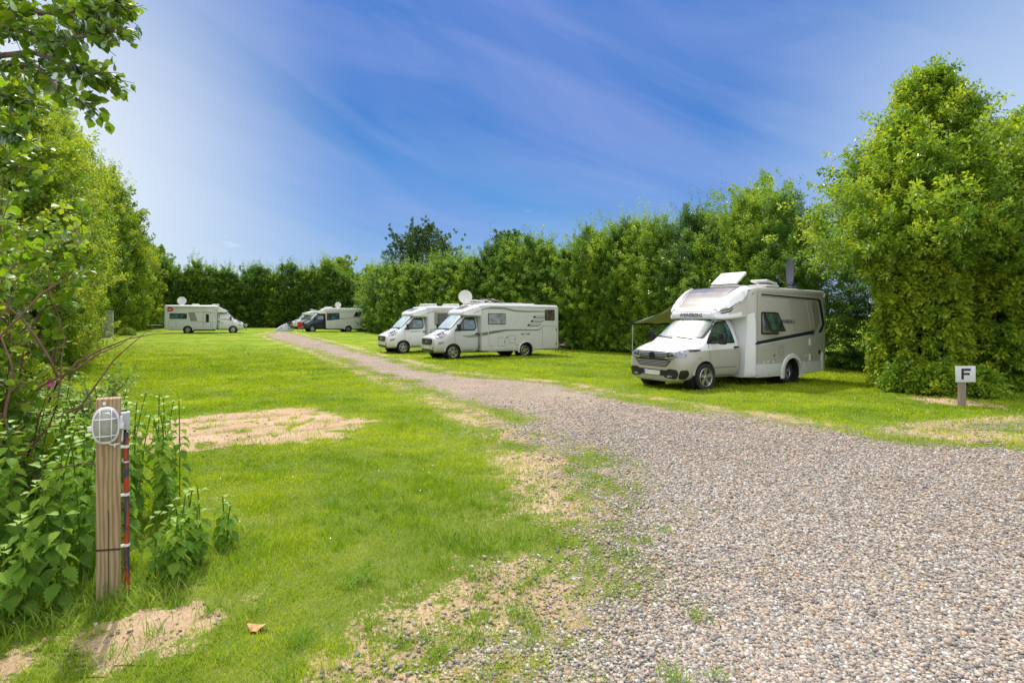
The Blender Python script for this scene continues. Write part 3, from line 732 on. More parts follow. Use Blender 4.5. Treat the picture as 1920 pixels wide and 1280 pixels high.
for s in (-1, 1):
    well(root, xf, r, .398, s * .58, s * .90); well(root, xr, r - .01, .408, s * .64, s * 1.06)
    wheel(root, xf, s * .85, r, 5, double=True, w=.235); wheel(root, xr, s * .80, r, 5, double=True, w=.235)
    arch_lip(root, xr, r - .01, .41, s * 1.10, M['white'], .12, -16, 196, out=.035)
    arch_lip(root, xf, r, .40, s * .925, M['twotone'], .04, 8, 172, out=.012)
    door = decal('door', BC, outline([(1.13, .36), (1.10, 1.10), (1.22, 1.25), (1.62, 1.76), (2.12, 1.77), (2.34, 1.10), (2.36, .62), (2.28, .36)], .013), ('y', s), M['line'], root, .003, .3, rim=False)
    decal('door_crease', BC, strip([(1.18, .56), (2.3, .56)], .018), ('y', s), M['line'], door, .003, .2, rim=False)
    decal('indicator', BC, rpoly([(.70, .80), (.78, .80), (.78, .83), (.70, .83)], .01), ('y', s), M['amber'], root, .006, .1)
    w = decal('door_window', BC, rpoly([(1.06, 1.145), (1.20, 1.30), (1.60, 1.66), (1.70, 1.70), (2.02, 1.70), (2.13, 1.16)], .04), ('y', s), M['black'], door, .008, .1)
    decal('window_glass', BC, rpoly([(1.36, 1.19), (1.38, 1.42), (1.62, 1.635), (1.72, 1.665), (1.98, 1.665), (2.09, 1.19)], .04), ('y', s), M['glassgreen'], w, .014, .1)
    decal('curtain', BC, [(1.84, 1.2), (1.90, 1.36), (1.84, 1.66), (1.97, 1.655), (2.06, 1.2)], ('y', s), M['glassteal'], w, .017, .1, rim=False)
    decal('door_handle', BC, rpoly([(2.06, 1.03), (2.24, 1.03), (2.24, 1.075), (2.06, 1.075)], .02), ('y', s), M['black'], door, .03, .2)
    mm = MB(); mm.box((1.30, s * 1.16, 1.28), (.12, .18, .28), Matrix.Rotation(s * .1, 3, 'Z'), bev=.035); mm.tube([(1.22, s * .90, 1.34), (1.28, s * 1.1, 1.36)], .014); mm.tube([(1.22, s * .92, 1.19), (1.28, s * 1.1, 1.19)], .022)
    mo = mm.build('mirror', M['black'], root, 40); g = MB(); g.box((1.365, s * 1.16, 1.30), (.006, .14, .2)); g.build('mirror_glass', M['chrome'], mo)
    hl = decal('headlight', BC, rpoly([(s * .40, .80), (s * .45, .925), (s * .60, .94), (s * .77, .95), (s * .77, .82), (s * .55, .79)], .02), ('x', -1), M['lamp'], root, .008, .08)
    decal('headlight_side', BC, rpoly([(.17, .80), (.18, .93), (.28, .985), (.48, 1.01), (.44, .95), (.30, .84)], .02), ('y', s), M['lamp'], hl, .008, .08)
    for q, zz in ((.49, .865), (.61, .87)):
        decal('lens', BC, [(s * q + .05 * math.cos(k * .5236), zz + .04 * math.sin(k * .5236)) for k in range(12)], ('x', -1), M['chrome'], hl, .014, .2)
    decal('daylight_bar', BC, strip([(s * .42, .80), (s * .54, .797), (s * .67, .812)], .014), ('x', -1), M['plastic'], hl, .014, .1, rim=False)
    decal('side_accent', BC, strip([(.44, .985), (.62, .99), (.80, 1.0)], [.05, .045, .02]), ('y', s), M['black'], root, .010, .12)
    fg = decal('fog_surround', BC, rpoly([(s * .38, .32), (s * .46, .51), (s * .54, .54), (s * .76, .53), (s * .79, .42), (s * .72, .30)], .05), ('x', -1), M['black'], root, .012, .08)
    decal('fog_lamp', BC, rpoly([(s * .47, .335), (s * .49, .385), (s * .65, .385), (s * .63, .335)], .02), ('x', -1), M['lamp'], fg, .020, .1)
    decal('bumper_side', BC, rpoly([(.17, .31), (.17, .52), (.34, .53), (.40, .42), (.33, .30)], .05), ('y', s), M['black'], root, .010, .08)
    # white mouldings between cab and body, and the side skirt
    decal('white_moulding', BB, [(2.46, .27), (2.46, 1.78), (2.60, 1.80), (2.72, 1.80), (2.74, 1.2), (2.72, .27)], ('y', s), M['white'], root, .004, .1, rim=False)
    decal('side_skirt', BB, [(2.74, .27), (2.74, .60), (xr - .53, .60), (xr - .53, .27)], ('y', s), M['white'], root, .016, .3)
    decal('side_skirt', BB, [(xr + .53, .31), (xr + .53, .60), (LV - .30, .60), (LV - .30, .32)], ('y', s), M['white'], root, .016, .3)
    decal('corner_trim', BB, rpoly([(LV - .32, .34), (LV - .32, .86), (LV - .27, .86), (LV - .25, .33)], .02), ('y', s), M['white'], root, .03, .3)
    # stripes: lower dark band, upper dark band and the angular end
    decal('dark_stripe', BB, [(2.70, 1.13), (2.80, 1.20), (5.42, 1.49), (5.42, 1.39), (2.72, 1.11)], ('y', s), M['navy'], root, .005, .4)
    decal('dark_stripe', BB, [(2.62, 2.42), (2.66, 2.455), (5.60, 2.39), (5.60, 2.35)], ('y', s), M['navy'], root, .005, .4)
    decal('dark_stripe', BB, [(5.60, 2.39), (5.76, 2.35), (5.98, 1.66), (5.80, 1.42), (5.64, 1.42), (5.86, 1.66), (5.66, 2.31), (5.60, 2.33)], ('y', s), M['navy'], root, .005, .4)
    decal('grey_stripe', BB, [(5.20, 2.31), (5.58, 2.30), (5.72, 1.74), (5.42, 1.34), (5.28, 1.34), (5.46, 1.56)], ('y', s), M['midgrey'], root, .004, .4, rim=False)
    decal('grey_stripe', BB, [(4.18, 2.335), (5.16, 2.315), (5.43, 1.52), (4.42, 1.42)], ('y', s), M['beige'], root, .004, .4, rim=False)
    decal('beige_band', BB, [(2.6, 2.385), (2.62, 2.41), (5.55, 2.345), (5.55, 2.325)], ('y', s), M['midgrey'], root, .004, .4, rim=False)
    for (xa, xb) in ((5.00, 5.24), (5.22, 5.44)): decal('pin_stripe', BB, [(xa, 2.31), (xa + .022, 2.31), (xb + .022, 1.55), (xb, 1.55)], ('y', s), M['plastic'], root, .007, .4, rim=False)
    decal('white_line', BB, [(2.9, 1.10), (2.9, 1.125), (5.2, 1.35), (5.2, 1.34)], ('y', s), M['plastic'], root, .004, .4, rim=False)
    text_decal('lettering', BB, 'WEINSBERG', (4.04, 1.72), .135, ('y', s), M['navy'], root, .005, .012, 1.15)
    # flaps, vents, filler
    flap(BB, [(2.98, .66), (2.98, .97), (3.56, .97), (3.56, .66)], s, root, w=.014, mat='beige'); flap(BB, [(3.70, .76), (3.70, 1.10), (3.96, 1.10), (3.96, .76)], s, root, w=.014, mat='beige', lock=False)
    for x in (3.05, 3.25, 3.48): decal('flap_hinge', BB, [(x - .025, .635), (x + .025, .635), (x + .025, .675), (x - .025, .675)], ('y', s), M['plastic'], root, .014, .2)
    decal('cassette_vent', BB, outline([(3.75, .82), (3.75, 1.04), (3.91, 1.04), (3.91, .82)], .012), ('y', s), M['grey'], root, .004, .2, rim=False)
    gd = flap(BB, [(5.22, .34), (5.22, 1.36), (5.82, 1.36), (5.82, .34)], s, root, 'garage_door', False, w=.013, mat='beige')
    for z in (.72, 1.16): decal('hinge', BB, rpoly([(5.18, z - .10), (5.23, z - .10), (5.23, z + .10), (5.18, z + .10)], .01), ('y', s), M['plastic'], gd, .022)
    decal('lock', BB, rpoly([(5.66, .80), (5.74, .80), (5.74, .92), (5.66, .92)], .02), ('y', s), M['black'], gd, .012)
    decal('water_filler', BB, [(5.06 + .05 * math.cos(k * .5236), .76 + .055 * math.sin(k * .5236)) for k in range(12)], ('y', s), M['greyplastic'], root, .02)
    decal('body_joint', BB, strip([(2.78, .28), (2.78, 2.5)], .008), ('y', s), M['line'], root, .003, .3, rim=False)
    decal('roof_seam', BB, strip([(2.8, 2.49), (LV - .12, 2.49)], .008), ('y', s), M['grey'], root, .003, .5, rim=False)
    decal('marker_lamp', BB, rpoly([(5.93, 2.44), (5.99, 2.44), (5.99, 2.54), (5.93, 2.54)], .02), ('y', s), M['plastic'], root, .02)
    decal('cap_vent', BB, [[(k0 + .09, 1.97), (k0 + .30, 2.03), (k0 + .40, 2.09), (k0 + .40, 2.07), (k0 + .30, 2.005), (k0 + .09, 1.95)], [(k0 + .10, 1.92), (k0 + .30, 1.975), (k0 + .42, 2.06), (k0 + .42, 2.04), (k0 + .32, 1.95), (k0 + .12, 1.90)]], ('y', s), M['black'], root, .008, .1)
    b = MB(); b.box((LV, s * .92, .75), (.05, .13, .4), bev=.02); b.build('rear_light', M['red'], root, 40)
# bright white outer shell of the over-cab hood (rests on the body, leaves the window clear)
for s in (-1, 1):
    decal('hood_rail', BB, [(k0 + .08, s * .60), (k0 + .08, s * .76), (k0 + .3, s * .90), (k0 + .7, s * .99), (k0 + 1.02, s * 1.01), (k0 + 1.02, s * .82), (k0 + .6, s * .74)], ('z', 1), M['white'], root, .035, .12)
decal('hood_lip', BB, [(k0 + .02, -.60), (k0 + .02, .60), (k0 + .13, .60), (k0 + .13, -.60)], ('z', 1), M['white'], root, .02, .12)
decal('cap_front', BB, rpoly([(-.70, 1.78), (-.67, 1.93), (.67, 1.93), (.70, 1.78)], .03), ('x', -1), M['white'], root, .012, .15)
text_decal('lettering', BB, 'WEINSBERG', (0.02, 1.858), .120, ('x', -1), M['black'], root, .02, .014, 1.15)
sk = decal('skylight', BB, rpoly([(k0 + .11, -.56), (k0 + .11, .56), (k0 + .62, .66), (k0 + .96, .72), (k0 + .96, -.72), (k0 + .62, -.66)], .05), ('z', 1), M['skylight'], root, .018, .12)
decal('skylight_frame', BB, outline([(k0 + .11, -.58), (k0 + .11, .58), (k0 + .62, .68), (k0 + .97, .74), (k0 + .97, -.74), (k0 + .62, -.68)], .03), ('z', 1), M['black'], sk, .022, .15, rim=False)
# front details
gr = decal('grille', BC, rpoly([(-.50, .80), (-.52, .925), (.52, .925), (.50, .80)], .02), ('x', -1), M['black'], root, .009, .08)
for z in (.835, .872, .908): decal('grille_bar', BC, [(-.48, z - .006), (.48, z - .006), (.48, z + .006), (-.48, z + .006)], ('x', -1), M['greyplastic'], gr, .016, .15)
decal('chrome_bar', BC, strip([(-.68, .80), (-.45, .777), (0, .772), (.45, .777), (.68, .80)], .02), ('x', -1), M['chrome'], gr, .020, .12)
gl = decal('lower_grille', BC, rpoly([(-.44, .585), (-.60, .745), (-.42, .76), (.42, .76), (.60, .745), (.44, .585)], .02), ('x', -1), M['black'], root, .009, .08)
for z in (.615, .65, .685, .72): decal('grille_bar', BC, [(-.44 - (z - .615), z - .006), (.44 + (z - .615), z - .006), (.44 + (z - .615), z + .006), (-.44 - (z - .615), z + .006)], ('x', -1), M['greyplastic'], gl, .016, .15)
decal('bumper_insert', BC, rpoly([(-.50, .36), (-.52, .50), (.52, .50), (.50, .36)], .02), ('x', -1), M['black'], root, .010, .1)
pl = decal('number_plate', BC, rpoly([(-.26, .37), (.26, .37), (.26, .48), (-.26, .48)], .01), ('x', -1), M['plate'], root, .035, .3)
decal('blue_band', BC, [(.215, .374), (.257, .374), (.257, .476), (.215, .476)], ('x', -1), M['euro'], pl, .038, .3)
ring = lambda r0, r1, n=20: [[(r0 * math.cos(2 * math.pi * k / n), .845 + r0 * math.sin(2 * math.pi * k / n)), (r1 * math.cos(2 * math.pi * k / n), .845 + r1 * math.sin(2 * math.pi * k / n)), (r1 * math.cos(2 * math.pi * (k + 1) / n), .845 + r1 * math.sin(2 * math.pi * (k + 1) / n)), (r0 * math.cos(2 * math.pi * (k + 1) / n), .845 + r0 * math.sin(2 * math.pi * (k + 1) / n))] for k in range(n)]
em = decal('emblem', BC, [(.085 * math.cos(k * .2618), .845 + .085 * math.sin(k * .2618)) for k in range(24)], ('x', -1), M['navy'], root, .024, .3)
decal('emblem_ring', BC, ring(.076, .09), ('x', -1), M['chrome'], em, .030, .3, rim=False)
z0 = .845
decal('emblem_letters', BC, [strip([(-.036, z0 + .066), (-.003, z0 + .01)], .014), strip([(.036, z0 + .066), (.003, z0 + .01)], .014),
      strip([(-.064, z0 + .03), (-.036, z0 - .06)], .014), strip([(-.036, z0 - .06), (0, z0 - .005)], .014), strip([(0, z0 - .005), (.036, z0 - .06)], .014), strip([(.036, z0 - .06), (.064, z0 + .03)], .014)], ('x', -1), M['chrome'], em, .031, .3, rim=False)
decal('windscreen', BC, rpoly([(-.76, 1.27), (-.68, 1.745), (.68, 1.745), (.76, 1.27)], .05), ('x', -1), M['black'], root, .006, .1)
decal('sun_screen', BC, rpoly([(-.71, 1.30), (-.645, 1.715), (.645, 1.715), (.71, 1.30)], .04), ('x', -1), M['screen'], root, .012, .1)
for y in (-.5, .12): decal('wiper', BC, strip([(y, 1.265), (y + .28, 1.285), (y + .5, 1.30)], .016), ('x', -1), M['black'], root, .024, .2)
for s in (-1, 1): decal('bonnet_seam', BC, strip([(.10, s * .50), (.35, s * .66), (.75, s * .78), (.94, s * .80)], .012), ('z', 1), M['line'], root, .002, .1, rim=False)
decal('bonnet_edge', BC, strip([(-.66, .945), (0, .945), (.66, .945)], .010), ('x', -1), M['line'], root, .003, .1, rim=False)
ub = MB(); ub.box((3.3, 0, .40), (4.6, 1.2, .22)); ub.box((3.0, .2, .25), (.8, .5, .14)); ub.tube([(1.6, -.3, .22), (5.6, -.3, .24)], .04); ub.build('chassis', M['under'], root)
# side window with its pane propped open
wf = decal('window', BB, rpoly([(2.94, 1.38), (2.94, 1.97), (3.62, 1.97), (3.72, 1.38)], .05), ('y', -1), M['black'], root, .012, .3)
decal('window_opening', BB, rpoly([(2.98, 1.42), (2.98, 1.93), (3.58, 1.93), (3.67, 1.42)], .04), ('y', -1), M['curtain'], wf, .018, .3)
wp = MB(); wp.box((0, 0, -.26), (.60, .02, .52), bev=.008); pane = wp.build('window_pane', M['glassgreen'], wf, 40); pane.location = (3.32, -1.125, 1.95); pane.rotation_euler = (R(-24), 0, 0)
fr2 = MB()
for q in (((0, 0, -.005), (.62, .03, .02)), ((0, 0, -.52), (.62, .03, .02)), ((-.30, 0, -.26), (.02, .03, .52)), ((.30, 0, -.26), (.02, .03, .52))): fr2.box(*q)
f2 = fr2.build('pane_frame', M['black'], wf); f2.location = (3.32, -1.128, 1.95); f2.rotation_euler = (R(-24), 0, 0)
# roof equipment
hatch(root, 2.85, -.22, HV - .01, .56, .80, 36, M['plastic'], .07, hinge=-1)
hatch(root, 3.55, -.75, HV + .02, .5, .5, 10, M['plastic'], .06)
dd = dish(root, 4.95, -.72, HV + .02, .39, R(136), M['dish'], tilt=2, foot=.10)
hb = MB(); hb.box((5.2, -.5, HV + .04), (.3, .25, .05), bev=.02); hb.build('roof_box', M['plastic'], root, 40)
for x in (5.6, 5.8): pass
# awning on the far side
cc = MB(); cc.box((4.15, 1.17, HV - .12), (2.9, .12, .12), bev=.02); cc.build('awning_case', M['plastic'], root, 40)
v = []; nA, nB = 14, 14
for i in range(nA + 1):
    for j in range(nB + 1):
        t = i / nA; q = j / nB
        x = 2.75 + 2.75 * q; y = 1.18 + 2.22 * t; z = HV - .14 + (1.62 - HV + .14) * t - .13 * math.sin(math.pi * t) * (1 + .3 * math.sin(q * 9)) - .02 * math.sin(q * 20)
        v.append((x, y, z))
f = [(i * (nB + 1) + j, i * (nB + 1) + j + 1, (i + 1) * (nB + 1) + j + 1, (i + 1) * (nB + 1) + j) for i in range(nA) for j in range(nB)]
aw = MB().add(v, f).build('awning_cloth', M['cloth'], root, 60)
ap = MB(); ap.box((4.13, 3.42, 1.60), (2.85, .06, .08), bev=.015); ap.build('awning_rail', M['navy'], root, 40)
for x in (2.78, 5.45):
    q = MB(); q.tube([(x, 3.42, 1.6), (x, 3.44, -.02)], .018); q.box((x, 3.44, -.01), (.10, .10, .02)); q.build('awning_leg', M['alu'], root, 40)
    q = MB(); q.tube([(x + .06, 1.2, HV - .3), (x + .06, 2.3, 1.92), (x + .06, 3.4, 1.62)], .02); q.build('awning_arm', M['alu'], root, 40)
VWm = dict(root=root, xf=xf, xr=xr, near=-1)
place(VWm, 1324, 13.7, TH, 3.4, wheely=.96)
# ------------------------------------------------------------------ world, sun
SUN_EL, SUN_AZ = 55.0, -26.0       # azimuth from +Y towards +X
w = bpy.data.worlds.new('World'); scene.world = w; w.use_nodes = True
t = w.node_tree; t.nodes.clear()
sky = N(t, 'ShaderNodeTexSky'); sky.sky_type = 'NISHITA'; sky.sun_disc = False
sky.sun_elevation = R(SUN_EL); sky.sun_rotation = R(SUN_AZ); sky.air_density = 1.0; sky.dust_density = .6; sky.ozone_density = 3.0
tc = N(t, 'ShaderNodeTexCoord'); s = N(t, 'ShaderNodeSeparateXYZ'); L(t, tc.outputs['Generated'], s.inputs[0])
zz = mth(t, 'ADD', mth(t, 'MAXIMUM', s.outputs[2], 0), .22)
cb = N(t, 'ShaderNodeCombineXYZ'); L(t, mth(t, 'DIVIDE', s.outputs[0], zz), cb.inputs[0]); L(t, mth(t, 'DIVIDE', s.outputs[1], zz), cb.inputs[1])
def streak(ang, along, across, sc, det, dist, stops):
    ca_, sa_ = math.cos(R(ang)), math.sin(R(ang))
    u = mth(t, 'SUBTRACT', mth(t, 'MULTIPLY', s.outputs[0], ca_ * along), mth(t, 'MULTIPLY', s.outputs[2], sa_ * along))
    v = mth(t, 'ADD', mth(t, 'MULTIPLY', s.outputs[0], sa_ * across), mth(t, 'MULTIPLY', s.outputs[2], ca_ * across))
    q = N(t, 'ShaderNodeCombineXYZ'); L(t, u, q.inputs[0]); L(t, v, q.inputs[1]); L(t, s.outputs[1], q.inputs[2])
    return ramp(t, noise(t, q.outputs[0], sc, det, .55, dist), stops).outputs[0]
cl = streak(27, .8, 3.2, 1.25, 6, .5, [(.42, (0, 0, 0)), (.66, (1, 1, 1))])
cl2 = streak(20, .9, 4.5, 2.0, 7, .7, [(.46, (0, 0, 0)), (.74, (1, 1, 1))])
# small cumulus scraps low over the hedge
f3 = noise(t, cb.outputs[0], 3.2, 5, .6)
el = s.outputs[2]
cu = mth(t, 'MULTIPLY', ramp(t, f3, [(.66, (0, 0, 0)), (.74, (1, 1, 1))]).outputs[0], ramp(t, el, [(.06, (0, 0, 0)), (.10, (1, 1, 1)), (.16, (1, 1, 1)), (.2, (0, 0, 0))]).outputs[0])
hs = N(t, 'ShaderNodeHueSaturation'); hs.inputs['Saturation'].default_value = 1.35; hs.inputs['Value'].default_value = 1.0; hs.inputs['Hue'].default_value = .506
L(t, sky.outputs[0], hs.inputs['Color'])
grad = ramp(t, el, [(0.0, (.40, .50, .64)), (.08, (.285, .42, .63)), (.20, (.115, .29, .58)), (.33, (.050, .195, .50)), (.55, (.040, .165, .48))])
gm_ = mixc(t, 1.0, grad.outputs[0], (6.6, 7.7, 8.7), 'MULTIPLY')
c = mixc(t, .88, hs.outputs[0], gm_)
c = mixc(t, mth(t, 'MULTIPLY', cl, .42), c, (1.9, 2.5, 5.6))
c = mixc(t, mth(t, 'MULTIPLY', cl2, .26), c, (3.6, 4.1, 6.4))
c = mixc(t, mth(t, 'MULTIPLY', cu, .5), c, (5.2, 5.9, 6.8))
def glow(c, d, lo, k, colr):
    nrm = N(t, 'ShaderNodeVectorMath', operation='DOT_PRODUCT'); L(t, tc.outputs['Generated'], nrm.inputs[0]); nrm.inputs[1].default_value = Vector(d).normalized()
    g = mth(t, 'DIVIDE', mth(t, 'SUBTRACT', nrm.outputs['Value'], lo), 1 - lo, clamp=True)
    g = mth(t, 'MULTIPLY', mth(t, 'POWER', g, 1.8), k)
    return mixc(t, g, c, colr)
c = glow(c, (-.74, .66, .18), .83, 1.0, (6.4, 6.9, 7.2))
c = glow(c, (.70, .68, .20), .90, .70, (4.9, 5.9, 7.2))
# unseen bright veil overhead and white cloud behind the viewer, both added as fill light
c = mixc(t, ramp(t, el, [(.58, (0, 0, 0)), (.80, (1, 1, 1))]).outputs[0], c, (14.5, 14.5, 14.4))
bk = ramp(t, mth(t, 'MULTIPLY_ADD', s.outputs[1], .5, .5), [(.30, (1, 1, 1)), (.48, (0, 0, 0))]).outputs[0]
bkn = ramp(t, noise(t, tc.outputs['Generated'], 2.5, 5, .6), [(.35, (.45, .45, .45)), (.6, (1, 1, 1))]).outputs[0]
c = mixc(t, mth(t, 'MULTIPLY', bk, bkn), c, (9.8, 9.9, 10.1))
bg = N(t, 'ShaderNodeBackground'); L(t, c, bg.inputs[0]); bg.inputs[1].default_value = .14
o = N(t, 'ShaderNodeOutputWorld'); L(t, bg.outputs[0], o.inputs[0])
sd = bpy.data.lights.new('sun', 'SUN'); sd.energy = 4.8; sd.angle = R(.53); sd.color = (1, .955, .88)
so = bpy.data.objects.new('sun', sd); col.objects.link(so)
dirv = Vector((math.sin(R(SUN_AZ)) * math.cos(R(SUN_EL)), math.cos(R(SUN_AZ)) * math.cos(R(SUN_EL)), math.sin(R(SUN_EL))))
so.rotation_euler = dirv.to_track_quat('Z', 'Y').to_euler(); so.location = (0, 0, 30)

cam = bpy.data.cameras.new('camera'); co = bpy.data.objects.new('camera', cam); col.objects.link(co); scene.camera = co
co.location = (0, 0, CAMZ); co.rotation_euler = (R(90), 0, 0)
cam.sensor_width = 36; cam.lens = FPX / 1920 * 36; cam.shift_y = -(640 - HZ) / 1920; cam.clip_end = 4000; cam.clip_start = .05
scene.view_settings.view_transform = 'Standard'; scene.view_settings.look = 'None'; scene.view_settings.exposure = 0
scene.cycles.max_bounces = 8; scene.cycles.transmission_bounces = 4; scene.cycles.diffuse_bounces = 4; scene.cycles.sample_clamp_indirect = 6

# ------------------------------------------------------------------ ground
trk_px = [(515, 622), (488, 627), (528, 640), (595, 660), (675, 690), (770, 724), (860, 752), (950, 795), (1040, 846), (1105, 900), (1150, 965), (1160, 1030), (1125, 1100), (1060, 1160), (985, 1215), (900, 1290)]
trk_r = [(2100, 846), (1920, 832), (1780, 822), (1600, 806), (1450, 790), (1300, 765), (1180, 745), (1060, 722), (950, 710), (830, 697), (740, 673), (640, 647), (545, 622)]
trk = [P(*p) for p in trk_px]; trk = trk + [(-.3, 1.6), (-.8, -2), (14, -2), (20, 6.5)] + [P(*p) for p in trk_r]
trk2 = [P(*p) for p in [(1740, 800), (1830, 793), (1920, 786), (2050, 780), (2050, 806), (1920, 806), (1830, 806)]]
dirt1 = [P(*p) for p in [(165, 818), (235, 803), (330, 783), (470, 769), (600, 764), (652, 778), (700, 792), (655, 822), (600, 836), (480, 840), (400, 845), (300, 852), (210, 838)]]
dirt2 = [P(*p) for p in [(0, 1310), (80, 1240), (190, 1170), (310, 1125), (430, 1140), (360, 1200), (280, 1250), (230, 1310)]]
dirt3 = [P(*p) for p in [(1660, 745), (1720, 738), (1840, 748), (1920, 762), (1920, 775), (1800, 766), (1700, 756)]]
dirt4 = [P(*p) for p in [(-60, 1290), (0, 1225), (70, 1190), (130, 1170), (90, 1240), (20, 1300)]]
def masks(x, y):
    g = poly_sd(x, y, trk); g = np.maximum(g, poly_sd(x, y, trk2) * 1.5 - .1)
    g0 = g; g = g + .0 * np.clip(1 - (y - 5) / 3, 0, 1) * (x < 2.5)
    n = (fbm(x, y, 1.4, 1) - .5) * .55 + (fbm(x, y, 6, 2) - .5) * .8
    D = np.hypot(x, y)
    wdt = .8
    gm = np.clip((g - .12 + n * .95) / wdt * .5 + .5, 0, 1)
    gm = gm * np.clip(1.25 - .35 * np.clip((y - 38) / 20, 0, 1), 0, 1)
    d = np.maximum(np.maximum(poly_sd(x, y, dirt1), poly_sd(x, y, dirt2)), np.maximum(poly_sd(x, y, dirt3) - .25, poly_sd(x, y, dirt4)))
    n2 = (fbm(x, y, 2.2, 5) - .5) * .9 + (fbm(x, y, 8, 7) - .5) * .8
    dm = np.clip((d + n2 * .9 - .10) / .35 * .5 + .5, 0, 1) * (1 - .75 * np.clip((fbm(x, y, 3.3, 44) - .60) * 9, 0, 1))
    # worn sandy verge beside the gravel
    v = np.clip(1.35 - np.abs(g0 + .30) / (.55 + .35 * np.clip(1 - (y - 6) / 6, 0, 1)), 0, 1) * np.clip((fbm(x, y, 1.6, 9) - .10) * 2.3 + (fbm(x, y, 11, 19) - .5) * 1.3, 0, 1)
    dm = np.maximum(dm, v * .60)
    # stray gravel scattered into the grass (thin), and thin grass among the gravel on the right-hand margin
    thin = np.clip((fbm(x, y, 1.1, 12) * 1.2 - .55) * 5, 0, 1) * np.clip((1.5 - g) / 1.3, 0, 1) * (g > 0)
    gm = gm * (1 - .55 * thin)
    return gm, dm
ts = np.linspace(-2.6, 2.6, 521); rows = 1.2 * np.exp(np.linspace(0, math.log(3000 / 1.2), 620))
Tg, Rg = np.meshgrid(ts, rows); Xg = Tg * Rg; Yg = Rg - 4.0
Zg = gz(Xg, Yg) + (fbm(Xg, Yg, .5, 20, 3) - .5) * .06 * np.clip(Yg / 8, .3, 1)
gmk, dmk = masks(Xg.ravel(), Yg.ravel())
nr, nc = Xg.shape
idx = np.arange(nr * nc).reshape(nr, nc)
F = np.stack([idx[:-1, :-1], idx[:-1, 1:], idx[1:, 1:], idx[1:, :-1]], -1).reshape(-1, 4)
V = np.stack([Xg.ravel(), Yg.ravel(), Zg.ravel()], -1)
def ruts(x, y):
    a1 = P(300, 822); b1 = P(690, 788); r = np.zeros_like(x)
    for (p0, p1) in (((300, 828), (660, 785)), ((370, 842), (670, 798)), ((250, 808), (620, 775))):
        a, b = P(*p0), P(*p1); m = ((a[0] + b[0]) / 2, (a[1] + b[1]) / 2 + .12)
        ex, ey = b[0] - a[0], b[1] - a[1]; Ln = math.hypot(ex, ey)
        u = ((x - a[0]) * ex + (y - a[1]) * ey) / Ln ** 2; q = ((x - a[0]) * -ey + (y - a[1]) * ex) / Ln - .25 * np.sin(np.clip(u, 0, 1) * math.pi)
        r = np.maximum(r, np.exp(-(q / .045) ** 2) * ((u > 0) & (u < 1)))
    return r
rt = ruts(V[:, 0], V[:, 1])
V[:, 2] -= rt * .05
V[:, 2] += .012 * (fbm(V[:, 0], V[:, 1], 5, 31, 3) - .5) * 2 * dmk

